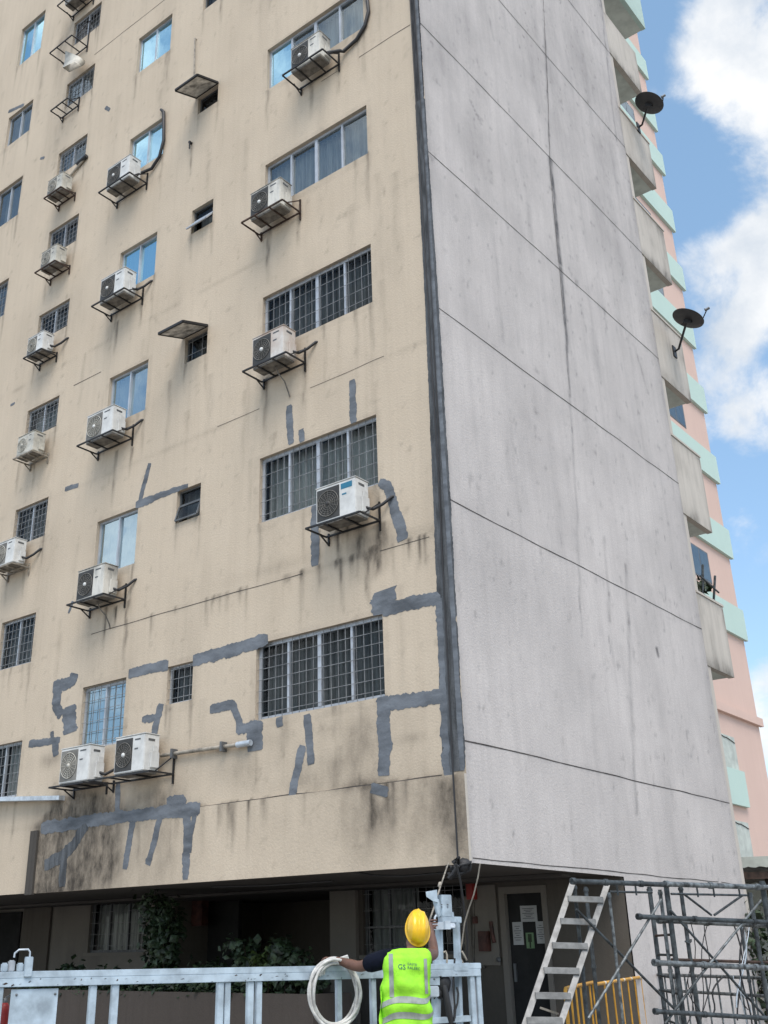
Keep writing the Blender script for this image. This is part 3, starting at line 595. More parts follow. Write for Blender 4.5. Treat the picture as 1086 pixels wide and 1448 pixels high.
for i, (pp, w) in enumerate(PB): patch(pp, w, 'patch2' if i in (1, 2) else 'patch', seed=60 + i, out=BO)
patch([(236, 1137), (250, 1133), (262, 1139)], .2, seed=80)
# long cement seal down the corner, with its ribbed upper half
patch([(-.075, 30), (-.075, 17.6), (-.095, 14.2)], (.13, .18), 'seal_dark', seed=91, raw=True, jag=.05)
patch([(-.095, 14.2), (-.10, 10.2), (-.125, 7.1), (-.15, 5.4)], (.19, .30), 'patch2', seed=93, raw=True, jag=.05)
patch([(-.15, 5.4), (-.165, 4.3), (-.168, 1.99 + ZC)], (.30, .335), 'patch2', seed=94, raw=True, jag=.04)
patch([(-.045, 30), (-.05, 13), (-.05, 6), (-.05, 1.99 + ZC)], (.05, .07), 'patch', seed=92, raw=True, out=.006, jag=.12)

# ---- joint lines
def jline(P, a, b, z, w=.012, dash=0.0, seed=0, amp=.012, name='joint_line'):
    rr = random.Random(seed); mb = MB(); n = int((b - a) / .12); prev = None
    for i in range(n + 1):
        u = a + (b - a) * i / n; zz = z + (float(vn(u * 1.7, 0.5, seed)) - .5) * amp * 2; ww = w * (.6 + .8 * float(vn(u * 5, 2.5, seed)))
        cur = (P(u, zz + ww / 2), P(u, zz - ww / 2))
        if prev and not (float(vn(u * 1.3, 7.5, seed + 5)) < dash): mb.quad(prev[1], cur[1], cur[0], prev[0])
        elif mb.f: obj(name, mb, M['joint'], B); mb = MB()
        prev = cur
    if mb.f: return obj(name, mb, M['joint'], B)
jline(lambda u, z: PF(u, z, .0035), -7.6, -.36, 5.12 + ZC, .011, .34, 1)
jline(lambda u, z: PF(u, z, .0035), -4.7, -.36, ZJ + .012, .012, .15, 2)
jline(lambda u, z: PF(u, z, .0035), -13, -10.5, 5.2 + ZC, .01, .45, 8); jline(lambda u, z: PF(u, z, .0035), -11.6, -8, 10.55 + ZC, .014, .5, 3)
jline(lambda u, z: PF(u, z, .0035), -4.6, -.4, 8.2 + ZC, .008, .5, 4); jline(lambda u, z: PF(u, z, .0035), -2.2, -.2, 14.45 + ZC, .012, .3, 5); jline(lambda u, z: PF(u, z, .0035), -9.4, -4.2, 19.9 + ZC, .014, .35, 6)
for i, z in enumerate(ZS): jline(lambda v, zz: PS(v, zz, .0035), 0.0, VE, z, .015, .0, 20 + i, .014)
jline(lambda v, zz: PS(v, zz, .0035), .02, VE, ZB + .05, .012, .3, 40)
# vertical crack on the grey side
mb = MB(); q = [RT(x, y) for x, y in ((768, 0), (771, 60), (775, 140), (777, 228), (783, 300), (790, 370), (797, 450))]; pv = None
for (v0, z0), (v1, z1) in zip(q, q[1:]):
    for i in range(14):
        t = i / 14; v = v0 + (v1 - v0) * t + (float(vn(z0 + t * 9, .5, 3)) - .5) * .03; z = z0 + (z1 - z0) * t; w = .006 + .012 * float(vn(z * 3, 1.5, 6))
        cur = (PS(v - w / 2, z, .004), PS(v + w / 2, z, .004))
        if pv: mb.quad(pv[0], pv[1], cur[1], cur[0])
        pv = cur
obj('crack', mb, M['joint'], B)

# ---- rear balconies: parapets flush with the grey side
for i, (zb, zt) in enumerate(((4.87, 6.32), (8.0, 9.75), (11.17, 12.84), (14.36, 15.9), (17.25, 18.65), (20.45, 21.9), (23.75, 25.3), (26.9, 28.4))):
    zb += ZC; zt += ZC; v1 = (10.0, 10.15, 10.25, 10.3, 10.35, 10.5, 11.7, 11.7)[i]
    pb = MB(); pb.box(PS(VE + .005, zb, -.003), PS(v1, zt, -.12)); bal = obj('balcony_parapet', pb, M['mint' if i in (6, 7) else 'parapet'], B)
    at = bal.data.attributes.new('dirt', 'FLOAT', 'POINT'); at.data.foreach_set('value', np.array([.22 if v.co.z + 0 < zb + .1 else .05 for v in bal.data.vertices], dtype=np.float32))
    if i < 6:
        def par_dirt(V, Z, zb=zb, zt=zt, v1=v1, i=i):
            n_ = fbm(V * 3.2, Z * 1.6, 90 + i, 5); d = .75 * np.exp(-((Z - zb) / .22) ** 2) * np.clip(n_ - .25, 0, 1) * 2 + .55 * np.exp(-((V - v1) / .12) ** 2) * n_ + .4 * np.exp(-((Z - zt) / .12) ** 2) * n_ + np.clip(n_ - .5, 0, 1) * .8
            return d + np.clip(vn(V * 9, Z * .8 + i, 95) - .72, 0, 1) * 1.4 * (zt - Z < .9)
        grid_wall('parapet_face', M['parapet'], np.arange(VE + .006, v1 - .004, .05), np.arange(zb + .004, zt - .002, .05), [], lambda v, z: PS(v, z, .001), Vector((-1, 0, 0)), par_dirt, bal)
    pb = MB(); pb.box(PS(VE + .005, zb + .02, -.121), PS(v1, zb + .14, -1.7)); obj('balcony_slab', pb, M['pale_green'], bal)
    pb = MB(); pb.box(PS(v1 - .12, zb + .141, -.125), PS(v1, zt - .01, -1.7)); obj('side_parapet', pb, M['parapet'], bal)
    if i < 5:
        jl = MB(); jl.box(PS(VE + .006, zt + .003, .02), PS(v1, zt + .05, -.14)); obj('coping', jl, M['parapet'], bal)
# inner faces behind the balconies
pb = MB(); pb.box(PS(VE + .2, 0, -1.71), PS(10.2, ZT, -1.9)); obj('balcony_back_wall', pb, M['pale_green'], B)

# ------------------------------------------------------------------ pink wing behind
XW = -4.0
PW = thing('pink_apartment_block', 'pink apartment block with mint green balcony bands behind the grey side wall', 'building', (X0 + XW, Y0 + 16, 0))
VW = 23.15
pb = MB(); pb.box(PS(8.9, 0, XW), PS(VW, 46, XW - 12)); obj('wall', pb, M['pink'], PW)
for k, z in enumerate((3.65, 8.98, 11.8, 14.55, 17.3, 19.97, 22.5, 25.2, 27.95, 30.2, 33, 35.8)):
    z += ZC - .93; v1 = VW + .12
    if k == 0: pb = MB(); pb.box(PS(17, z + .9, XW + .12), PS(20.85, z + 1.9, XW + .002))
    else: pb = MB(); pb.box(PS(10, z + .95, XW + .11), PS(v1, z + 1.98, XW + .002))
    obj('balcony_band', pb, M['mint'], PW)
    if k > 0:
        wb = MB(); wb.box(PS(19.6, z - .45, XW + .012), PS(21.1, z + .6, XW - .05)); ww = obj('window', wb, M['alu_dark'], PW)
        wb = MB()
        for j in range(2): wb.quad(PS(19.68 + j * .7, z - .4, XW + .016), PS(20.32 + j * .7, z - .4, XW + .016), PS(20.32 + j * .7, z + .55, XW + .016), PS(19.68 + j * .7, z + .55, XW + .016))
        obj('pane', wb, M['glass_mid'], ww)
pb = MB(); pb.box(PS(18.5, 6.25 + ZC, XW + .12), PS(VW + .12, 6.5 + ZC, XW + .002)); obj('moulding', pb, M['pink'], PW)
for z0, z1 in ((4.55, 5.6), (1.5, 3.2)):
    pb = MB(); pb.box(PS(17, z0 + ZC, XW + .015), PS(20.75, z1 + ZC, XW + .002)); obj('balcony_opening', pb, M['pale_green'], PW)
    pb = MB(); pb.tube([PS(19.2 + t * .15, z1 + ZC - .02 - .25 * (t / 10) ** 2 * (1 if t < 6 else .6), XW + .03) for t in range(11)], .012, 5); obj('cable', pb, M['cable'], PW)


# ------------------------------------------------------------------ air conditioners on their brackets
def ring_mb(mb, c, r, t, n=22):
    mb.tube([Vector(c) + Vector((math.cos(a) * r, 0, math.sin(a) * r)) for a in [2 * math.pi * k / n for k in range(n + 1)]], t, 4, False)
def bracket(parent, u, z, w, d0=.04, d1=.50, l=.13, r=.13, post=.30, mat='black', name='bracket'):
    b = MB(); t = .025; zz = z - t / 2 - .004
    for o in (d0, d1): b.bar(PF(u - l, zz, o), PF(u + w + r, zz, o), t)
    for k in (0, .32, .68, 1): b.bar(PF(u - l + (w + l + r) * k, zz, d0), PF(u - l + (w + l + r) * k, zz, d1), t * .9)
    b.bar(PF(u - l + .03, zz - .14, .018), PF(u - l + .03, zz + .05, .018), t); b.bar(PF(u + w + r - .02, zz - .14, .018), PF(u + w + r - .02, zz + post, .018), t)
    b.bar(PF(u + w + r - .02, zz + post - .03, .03), PF(u + w + r - .02, zz + .02, d1 * .75), t * .7); b.bar(PF(u - l + .03, zz - .12, .03), PF(u - l + .03, zz - .01, d1 * .45), t * .7)
    return obj(name, b, M[mat], parent)
ACG = 'outdoor air conditioner units on the cream front'
def ac(u, z, label, w=.74, h=.58, d=.30, front=.42, casing='acw', fan='acfan', hub='acw', sticker=None, brk=True, full=True, pipe=True, mat='black', back=None, l=.13, r=.13, post=.3, drain=0, reach=.50):
    t = thing('air_conditioner', label, 'air conditioner', PF(u + w / 2, z, front - d / 2), ACG)
    f = front
    b = MB(); b.box(PF(u, z + .03, f), PF(u + w, z + h, f - d)); obj('casing', b, M[casing], t, bevel=.012)
    b = MB(); b.box(PF(u + .015, z, f - .02), PF(u + w - .015, z + .028, f - d + .02)); obj('base_pan', b, M['pan'], t)
    b = MB(); b.box(PF(u - .006, z + h + .001, f + .006), PF(u + w + .006, z + h + .016, f - d - .004)); obj('top_cover', b, M[casing], t, bevel=.004)
    fw = w * .60; b = MB(); b.box(PF(u + .025, z + .06, f + .004), PF(u + fw, z + h - .035, f - .01)); fp = obj('fan_guard', b, M[fan], t)
    g_ = MB(); cx_, cz_ = u + .012 + fw / 2, z + .012 + h / 2; R0 = min(fw, h) * .44
    for k in range(1, 7): ring_mb(g_, PF(cx_, cz_, f + .012), R0 * k / 6, .0035 if k < 6 else .007)
    for k in range(8):
        a = math.pi * k / 8; q = Vector((math.cos(a), 0, math.sin(a))) * R0; g_.bar(PF(cx_, cz_, f + .010) - q, PF(cx_, cz_, f + .010) + q, .005)
    obj('grille', g_, M['acfan2' if fan == 'acfan' else 'acw2'], fp)
    hb = MB(); hb.lathe([(0, .022), (.03, .020), (.038, .0)], PF(cx_, cz_, f + .006), (0, -1, 0), 14); obj('hub', hb, M[hub], fp)
    # service side: dark plate as the handle recess's shade, valve cover, louvre slots
    s = MB(); s.box(PF(u + w + .001, z + .08, f - .12), PF(u + w + .035, z + h * .55, f - d + .02)); s.box(PF(u + w + .001, z + h * .55, f - .16), PF(u + w + .022, z + h * .72, f - d + .03)); obj('valve_cover', s, M[casing], t, bevel=.006)
    s = MB(); s.box(PF(u + w + .0005, z + h * .83, f - .07), PF(u + w + .004, z + h * .89, f - .20)); obj('handle', s, M['alu_dark'], t)
    s = MB(); s.box(PF(u + fw + .05, z + h * .86, f + .001), PF(u + w - .10, z + h * .90, f + .003)); s.box(PF(u + fw + .05, z + h * .62, f + .001), PF(u + fw + .13, z + h * .66, f + .003)); obj('badge', s, M['alu_dark'] if not sticker else M[sticker], t)
    if sticker:
        s = MB(); s.box(PF(u + fw + .03, z + h * .78, f + .0015), PF(u + w - .06, z + h * .93, f + .0035)); obj('sticker', s, M[sticker], t)
    if brk: bracket(t, u, z, w, mat=mat, l=l, r=r, post=post, d1=reach)
    if pipe:
        p_ = MB(); p_.tube([PF(u + w + .02, z + .16, f - d + .10), PF(u + w + .10, z + .13, f - d + .04), PF(u + w + .22, z + .20, .08), PF(u + w + .34, z + .30, .02), PF(u + w + .36, z + .31, -.02)], .024, 8); obj('pipe', p_, M['cable'], t)
    if drain:
        p_ = MB(); q = PF(u + w * .55, z - .01, .26); p_.tube([q, q + Vector((.02, .05, -.12)), q + Vector((.05, .16, -.22)), q + Vector((.07, .235, -.30 - drain)), q + Vector((.08 + drain * .2, .24, -.34 - drain * 1.6))], .011, 6); obj('drain_hose', p_, M['pan'], t)
    return t
def z_(v): return v + ZC
ac(-2.03, z_(5.57), 'white air conditioner with blue sticker, a curved cement patch beside it', sticker='blue_label', fan='acfan', hub='acfan')
ac(-3.40, z_(8.68), 'air conditioner under the left end of the dark barred wide window', w=.70, fan='acfan', casing='acw4', drain=.1)
ac(-3.53, z_(11.74), 'air conditioner under the left end of the unbarred wide window without any hose', w=.72, casing='acw3', pipe=False, mat='rust')
t = ac(-2.58, z_(14.56), 'air conditioner before the top wide window, black hose looping up beside it', w=.70, pipe=False, sticker=None, casing='acw3')
p_ = MB(); p_.tube([PF(-1.86, z_(14.72), .25), PF(-1.66, z_(14.74), .12), PF(*L(488, 75), .05), PF(*L(506, 58), .04), PF(*L(518, 38), .04), PF(*L(523, 18), .04), PF(*L(521, 0), .04), PF(*L(512, -14), .04)], .034, 8); obj('pipe', p_, M['cable'], t)
ac(-7.57, z_(5.57), 'white air conditioner under the blue film window just above the twin units', w=.74, casing='acw3', drain=.06)
ac(-7.73, z_(8.70), 'clean white air conditioner directly above the L shaped cement patch, under a blue window', w=.78, fan='acfan2')
ac(-7.70, z_(11.78), 'air conditioner with dark front under the blue window left of the lower open flap', w=.74, pipe=True)
t = ac(-7.84, z_(14.68), 'air conditioner beneath the blue window with a thick black pipe climbing its right side', w=.74, pipe=False)
p_ = MB(); p_.tube([PF(-7.08, z_(14.8), .25), PF(*L(205, 248), .1), PF(*L(217, 240), .05), PF(*L(228, 223), .05), PF(*L(234, 200), .05), PF(*L(234, 160), .05), PF(*L(229, 156), .02)], .034, 8); obj('pipe', p_, M['cable'], t)
ac(-7.58, z_(2.49), 'left unit of the twin air conditioners, yellowed louvred front, above the mildewed wall', w=.76, fan='acfan2', hub='acw2', r=.0, pipe=True, post=.05)
ac(-6.20, z_(2.50), 'right unit of the twin air conditioners, dark fan front, above the mildewed wall', w=.70, l=.5, r=.25, pipe=False)
# smaller units of the left column
for u, z, lb, ca, fa in ((-10.38, 6.84, 'small white air conditioner half out of the picture at its left edge', 'acw', 'acfan2'), (-10.05, 9.14, 'small cream air conditioner on white brackets in the left column, lowest but one', 'acw2', 'acw2'),
                     (-10.14, 11.52, 'small grey fronted air conditioner in the left column, below the rusty rack unit', 'acw', 'acfan2'), (-10.02, 13.68, 'small weathered air conditioner on a deep black rack in the left column', 'acw2', 'acfan2'),
                     (-10.12, 15.72, 'small beige air conditioner in the left column beside a slanting pale pipe', 'acw2', 'acfan2')):
    lo = z < 10
    ac(u, z_(z), lb, w=.56 if not z == 6.84 else .66, h=.46 if z > 7 else .52, d=.27, front=.38, casing=ca, fan=fa, hub=fa, mat=('rust' if z > 13 else 'black') if not lo else 'pipe', l=.03 if z != 13.68 else .12, r=.04, post=.10, reach=.42, pipe=z in (6.84, 11.52))
# wall fittings of the left column
t = thing('conduit_pipe', 'slanting pale pipe stub beside a small beige air conditioner', 'pipe', PF(*L(108, 240), .03))
p_ = MB(); p_.tube([PF(*L(96, 257), .04), PF(*L(122, 225), .04)], .03, 8); obj('pipe_run', p_, M['pipe'], t)
p_ = MB(); p_.tube([PF(*L(112, 234), .05), PF(*L(125, 222), .05)], .05, 8); obj('end_wrap', p_, M['cable'], t)
t = thing('wall_bracket', 'empty black angle bracket under a left column window', 'bracket', PF(*L(84, 152), .02)); u, z = L(72, 160, .3); bracket(t, u + .12, z, .5, l=.05, r=.1, d1=.36, name='frame')
t = thing('wall_bracket', 'black rack carrying a slipped white panel in front of an upper left window', 'bracket', PF(*L(90, 85), .02)); u, z = L(73, 76, .45); bracket(t, u + .12, z, .62, post=.9, name='frame')
pb = MB(); q = [(L(94, 73, .3)), (L(112, 80, .3)), (L(112, 92, .3)), (L(96, 101, .3))]
n = 6; vs = []
for i in range(n + 1):
    s = i / n; a = Vector(q[0]).lerp(Vector(q[3]), s); b = Vector(q[1]).lerp(Vector(q[2]), s); o = .34 + .12 * s * s
    vs += [PF(a.x, a.y, o), PF(b.x, b.y, o - .02), PF(a.x, a.y, o - .2), PF(b.x, b.y, o - .22)]
pb.add(vs, [(4 * i, 4 * i + 1, 4 * i + 5, 4 * i + 4) for i in range(n)] + [(4 * i + 2, 4 * i + 6, 4 * i + 7, 4 * i + 3) for i in range(n)] + [(4 * i, 4 * i + 4, 4 * i + 6, 4 * i + 2) for i in range(n)] + [(4 * i + 1, 4 * i + 3, 4 * i + 7, 4 * i + 5) for i in range(n)], True)
obj('panel', pb, M['acw2'], t)
u, z = L(91, 8, .38); ac(u, z, 'small air conditioner on a long legged rack cut off by the top edge, left column', w=.6, h=.48, d=.28, front=.38, fan='acfan2', post=.2)
# drain pipe across the lowest wall and the galvanised strip at the left
t = thing('drain_pipe', 'pale horizontal drain pipe on the cream wall right of the twin air conditioners', 'pipe', PF(*L(295, 1060), .05))
p_ = MB(); p_.tube([PF(*L(232, 1069), .06), PF(*L(295, 1060), .06), PF(*L(340, 1054), .06)], .03, 10); obj('pipe_run', p_, M['pipe'], t)
p_ = MB(); p_.tube([PF(*L(340, 1054), .065), PF(*L(359, 1051), .065)], .045, 10); obj('end_cap', p_, M['galv'], t)
for x in (250, 320):
    p_ = MB(); u, z = L(x, 1069 - (x - 232) * .14); p_.box(PF(u - .02, z - .07, .004), PF(u + .02, z + .07, .12)); obj('clip', p_, M['alu_dark'], t)
o = MB(); a, b = L(-30, 1131, .2), L(78, 1126, .2); o.hexa([PF(a[0], a[1] - .03, .22), PF(b[0], b[1] - .05, .12), PF(b[0], b[1] - .05, .0), PF(a[0], a[1] - .03, .0), PF(a[0], a[1] + .04, .22), PF(b[0], b[1] + .02, .12), PF(b[0], b[1] + .03, .0), PF(a[0], a[1] + .06, .0)])
tag(obj('flashing_strip', o, M['galv'], base=PF(a[0], a[1], .1)), 'blue grey metal flashing strip at the left edge above the mildewed wall', 'flashing')
# thin rod above the upper flap, hook with a stain
t = MB(); t.tube([PF(*L(278, 56), .05), PF(*L(277, 112), .05)], .016, 6); t.tube([PF(*L(278, 56), .05), PF(*L(278, 56), -.02)], .016, 6)
tag(obj('vent_rod', t, M['pipe'], base=PF(*L(278, 85), .05)), 'thin pale rod standing on the wall above the upper open flap', 'rod')
t = MB(); t.tube([PF(*L(271, 203), .0), PF(*L(271, 203), .07)], .03, 8); t.tube([PF(*L(271, 203), .06), PF(*L(271, 212), .06)], .016, 6)
tag(obj('wall_hook', t, M['cable'], base=PF(*L(271, 205), .05)), 'small dark hook on the bare wall with a drip mark below', 'hook')

# ------------------------------------------------------------------ cables down the corner
t = thing('corner_cable', 'black cable running down the grey cement seal at the building corner', 'cable', PF(-.12, ZB, .1))
p_ = MB(); p_.tube([PF(-.13, 30, .05), PF(-.15, 20, .05), PF(-.14, 12, .05), PF(*L(618, 640, .05), .05), PF(*L(626, 800, .05), .05), PF(*L(634, 960, .06), .06), PF(*L(641, 1100, .09), .09), PF(*L(648, 1224, .12), .12)], .011, 6); obj('main_run', p_, M['cable'], t)
p_ = MB(); p_.tube([PF(-.07, 30, .03), PF(-.08, 20, .03), PF(-.06, 12, .03), PF(-.10, 8, .03), PF(-.16, 5.5, .03), PF(-.18, ZJ + .1, .03)], .007, 6); obj('thin_run', p_, M['cable'], t)
t = thing('cable_knot', 'black tangle of cables hanging under the corner of the building', 'cable', D(648, 1228, 12.3))
rk = random.Random(5); k_ = MB()
for i in range(9):
    c0 = D(rk.uniform(630, 652), rk.uniform(1221, 1236), 12.3 + rk.uniform(-.1, .1)); c1 = D(rk.uniform(640, 664), rk.uniform(1219, 1232), 12.3 + rk.uniform(-.1, .1)); mid = (c0 + c1) / 2 + Vector((rk.uniform(-.1, .1), rk.uniform(-.1, .1), rk.uniform(-.08, .12)))
    k_.tube([c0, mid, c1], .022, 6)
k_.lathe([(.0, -.09), (.07, -.05), (.085, .02), (.05, .08), (0, .1)], D(655, 1224, 12.3), (1, .2, .3), 12)
obj('bundle', k_, M['cable'], t)
for nm, pts, dp, r_c, mt in (('black_drop', ((645, 1222), (651, 1246), (655, 1275), (658, 1300), (661, 1330), (660, 1385)), 11.0, .012, 'cable'), ('pale_drop', ((679, 1221), (676, 1240), (670, 1265), (663, 1285), (657, 1305), (653, 1335), (650, 1352), (658, 1368)), 10.6, .008, 'pipe'), ('black_loop', ((648, 1224), (640, 1236), (634, 1242)), 12.0, .02, 'cable')):
    p_ = MB(); p_.tube([D(x, y, dp) for x, y in pts], r_c, 6); obj(nm, p_, M[mt], t)
t = MB(); t.tube([D(607, 1303, 9.1), D(616, 1276, 9.6), D(622, 1256, 10.4), D(632, 1226, 11.8), D(634, 1221, 12.1)], .008, 5); t.lathe([(.0, -.03), (.018, -.02), (.018, .02), (0, .03)], D(622, 1251, 10.5), (.3, .2, 1), 8)
tag(obj('wire_rope', t, M['pipe'], base=D(607, 1303, 9.1)), 'steel wire rope from the platform hoist up to the building corner', 'wire rope')
t = thing('ceiling_cable', 'loose black cables sagging under the dark ceiling edge', 'cable', PF(-1.4, ZB - .1, -.5))
for pts, v in ((((500, 1233), (530, 1238), (570, 1239), (640, 1233)), .4), (((300, 1254), (380, 1252), (470, 1246)), .6)):
    p_ = MB(); p_.tube([PF(*L(x, y, -v), -v) for x, y in pts], .014, 6); obj('strand', p_, M['cable'], t)

# ------------------------------------------------------------------ satellite dishes
def dish(base, ctr, lnb_px, label, rad, tilt):
    bp = PS(RT(*base)[0], RT(*base)[1], 0); dep = (bp - Vector((0, 0, ZC))).dot(f_)
    c = D(*ctr, dep - .55); t = thing('satellite_dish', label, 'satellite dish', bp, 'satellite dishes on the rear balconies')
    rt = Vector((r_.x, r_.y, 0)).normalized(); ax = (Vector((0, 0, 1)) + rt * tilt + Vector((f_.x, f_.y, 0)) * -.05).normalized()
    b = MB(); pr = [(.0, -.005), (.35, .022), (.7, .075), (.95, .135), (1.0, .152), (1.0, .165), (.94, .15), (.7, .09), (.35, .035), (0, .01)]
    b.lathe([(r * rad, h * rad) for r, h in pr], c, ax, 32); obj('reflector', b, M['dish'], t)
    b = MB(); b.obox(c - ax * .05, rt, ax.cross(rt), ax, .09, .07, .05); b.bar(c - ax * .09, c - ax * .05 + rt * .12, .03); obj('mount', b, M['black'], t)
    b = MB(); b.tube([bp, bp + Vector((.12, 0, .04)), c - ax * .08], .026, 8); b.box(bp + Vector((0, -.08, -.14)), bp + Vector((.03, .08, .14))); obj('mast', b, M['black'], t)
    lp = D(*lnb_px, dep - .75); e_ = c + rt * rad * .93 + ax * rad * .1
    b = MB(); b.tube([c - ax * .04, e_], .014, 6); b.tube([e_, lp], .014, 6); obj('feed_arm', b, M['black'], t)
    b = MB(); b.lathe([(0, -.06), (.03, -.05), (.03, .03), (.05, .05), (0, .06)], lp, (c - lp).normalized(), 10); obj('feed_horn', b, M['alu_dark'], t)
dish((902, 181), (917, 148), (938, 136), 'upper black satellite dish on a bent arm against the blue sky', .36, .5)
dish((953, 498), (972, 453), (1000, 437), 'lower black satellite dish on a bent arm against white cloud', .35, .5)

# ------------------------------------------------------------------ foliage
def leaves(mb, pts_fn, n, size, rr, droop=.3):
    for i in range(n):
        c, nrm = pts_fn(rr); a = Vector((rr.uniform(-1, 1), rr.uniform(-1, 1), rr.uniform(-.8, .4))).normalized(); nn = (nrm + Vector((rr.uniform(-.8, .8), rr.uniform(-.8, .8), rr.uniform(0, .9)))).normalized()
        sd_ = a.cross(nn)
        if sd_.length < .1: continue
        sd_.normalize(); nn = sd_.cross(a); l = size * rr.uniform(.6, 1.3); w = l * rr.uniform(.28, .45)
        mb.add([c, c + a * l * .5 + sd_ * w - nn * l * .03, c + a * l - nn * l * .18, c + a * l * .5 - sd_ * w - nn * l * .03, c + a * l * .5 + nn * l * .05], [(0, 1, 4), (1, 2, 4), (2, 3, 4), (3, 0, 4)])
def shrub(c, rx, ry, h, n, size, label, seed, name='shrub', cat='shrub', mat='leaf', stems=6, group=None):
    rr = random.Random(seed); t = thing(name, label, cat, c, group); sm_ = MB(); tips = []
    for k in range(stems):
        e_ = Vector(c) + Vector((rr.uniform(-rx, rx) * .85, rr.uniform(-ry, ry) * .85, h * rr.uniform(.55, 1.0))); b_ = Vector(c) + Vector((rr.uniform(-.1, .1) * rx * 3, rr.uniform(-.05, .05), 0)); mid = b_.lerp(e_, .5) + Vector((rr.uniform(-.05, .05), rr.uniform(-.05, .05), h * .1))
        sm_.tube([b_, mid, e_], [.014, .010, .004], 5)
        for s in np.linspace(.25, 1, 8): tips.append(b_.lerp(mid, s * 2) if s < .5 else mid.lerp(e_, s * 2 - 1))
    obj('stem', sm_, M['stem'], t)
    def fn(q):
        p0 = q.choice(tips); o_ = Vector((q.gauss(0, .07), q.gauss(0, .07), q.gauss(0, .07))) * (rx / .4 + .3); return p0 + o_, o_.normalized()
    for nm, mt_, nn_ in (('foliage', mat, n),):
        lb = MB(); leaves(lb, fn, nn_, size, rr); obj(nm, lb, M[mt_], t)
    return t
PLU = -1.0
def PL(x, y, v=.95): u, z = L(x, y, -v); return PF(u, z, -v)
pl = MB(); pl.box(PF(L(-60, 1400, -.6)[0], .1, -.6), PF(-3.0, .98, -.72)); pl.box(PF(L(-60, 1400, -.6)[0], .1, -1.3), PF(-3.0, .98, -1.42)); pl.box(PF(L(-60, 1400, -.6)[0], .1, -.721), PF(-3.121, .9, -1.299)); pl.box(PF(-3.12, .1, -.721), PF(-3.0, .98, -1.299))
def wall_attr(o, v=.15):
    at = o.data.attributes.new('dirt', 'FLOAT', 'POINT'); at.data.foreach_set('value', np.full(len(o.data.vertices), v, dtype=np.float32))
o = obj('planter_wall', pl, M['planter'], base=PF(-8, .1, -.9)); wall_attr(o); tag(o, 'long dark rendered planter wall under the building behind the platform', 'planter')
SG = 'shrubs in the long planter'
def pbase(x): u, _ = L(x, 1390, -1.0); return PF(u, .9, -1.0)
shrub(pbase(228), .42, .25, 1.5, 1500, .13, 'tall dense dark shrub in front of the left ground floor window', 1, 'tall_shrub', stems=16, group=SG)
shrub(pbase(92), .18, .15, .48, 240, .12, 'small leafy plant with a bare stem below the left window, leftmost in the planter', 2, group=SG, stems=4)
shrub(pbase(150), .3, .2, .36, 420, .10, 'low plant under the sill of the left ground floor window', 3, group=SG)
shrub(pbase(300), .35, .2, .42, 520, .11, 'low dark bush between the tall shrub and the passage', 4, group=SG)
shrub(pbase(345), .3, .22, .72, 520, .13, 'mid height bush in the passage mouth right of the red cabinet', 5, group=SG)
shrub(pbase(375), .22, .2, .66, 300, .12, 'yellowish green bush in the passage mouth', 6, group=SG, mat='leaf2')
shrub(pbase(412), .32, .22, .82, 640, .14, 'broad dark bush against the pale pilaster', 7, group=SG, stems=9)
shrub(pbase(445), .2, .2, .5, 260, .12, 'rightmost low bush in the planter behind the hose coil', 8, group=SG)
hd_ = MB(); rh = random.Random(12); u0h, u1h = L(20, 1390, -1)[0], -4.1
leaves(hd_, lambda q: (PF(q.uniform(u0h, u1h), .93 + abs(q.gauss(0, .10)), -1.0 + q.uniform(-.26, .38)), Vector((0, -.5, 1))), 2600, .10, rh)
o = obj('ground_cover', hd_, M['leaf'], base=PF(-8, .9, -1)); tag(o, 'dense low leafy ground cover filling the planter', 'ground cover'); o['kind'] = 'stuff'
# plants on a rear balcony
bp_ = PS(9.35, 6.35 + ZC, -.3)
t = shrub(bp_, .22, .5, .55, 260, .16, 'spiky potted plant behind the parapet of a rear balcony', 21, 'balcony_plant', 'plant', stems=7)
b = MB(); b.tube([PS(9.2, 6.3 + ZC, -.1), PS(9.25, 7.05 + ZC, .0)], .025, 6); b.tube([PS(9.75, 6.3 + ZC, -.1), PS(9.8, 6.95 + ZC, .02)], .025, 6); b.tube([PS(9.0, 6.75 + ZC, .0), PS(9.85, 6.6 + ZC, .02)], .02, 6); obj('stake', b, M['scaf'], t)

# ------------------------------------------------------------------ fittings on the ground floor back wall
def wb(name, x0, y0, x1, y1, mat, label, cat, dep=.12, v=VB, bev=.006, lid=None):
    (ua, zb_), (ub, za_) = L(x0, y0, -v), L(x1, y1, -v)
    t = thing(name, label, cat, PF((ua + ub) / 2, za_, -v + .02)); b = MB(); b.box(PF(ua, za_, -v + .012), PF(ub, zb_, -v + dep)); obj('casing', b, M[mat], t, bevel=bev)
    b = MB(); b.box(PF(ua + .02, za_ + .03, -v + dep + .001), PF(ub - .02, zb_ - .03, -v + dep + .012)); obj('lid', b, M[lid or mat], t, bevel=.003)
    return t
wb('hose_cabinet', 261, 1273, 295, 1309, 'brownred', 'old red fire hose cabinet on the dark passage wall', 'cabinet', .2, v=4.6)
wb('junction_box', 681, 1317, 697, 1345, 'brownred', 'rusty brown junction box beside the door', 'electrical box', .12)
wb('switch_box', 664, 1247, 677, 1272, 'red', 'red alarm box high on the wall left of the door', 'electrical box', .12)
wb('meter_box', 671, 1296, 678, 1306, 'brownred', 'small brown meter box on the pale wall strip', 'electrical box', .08)
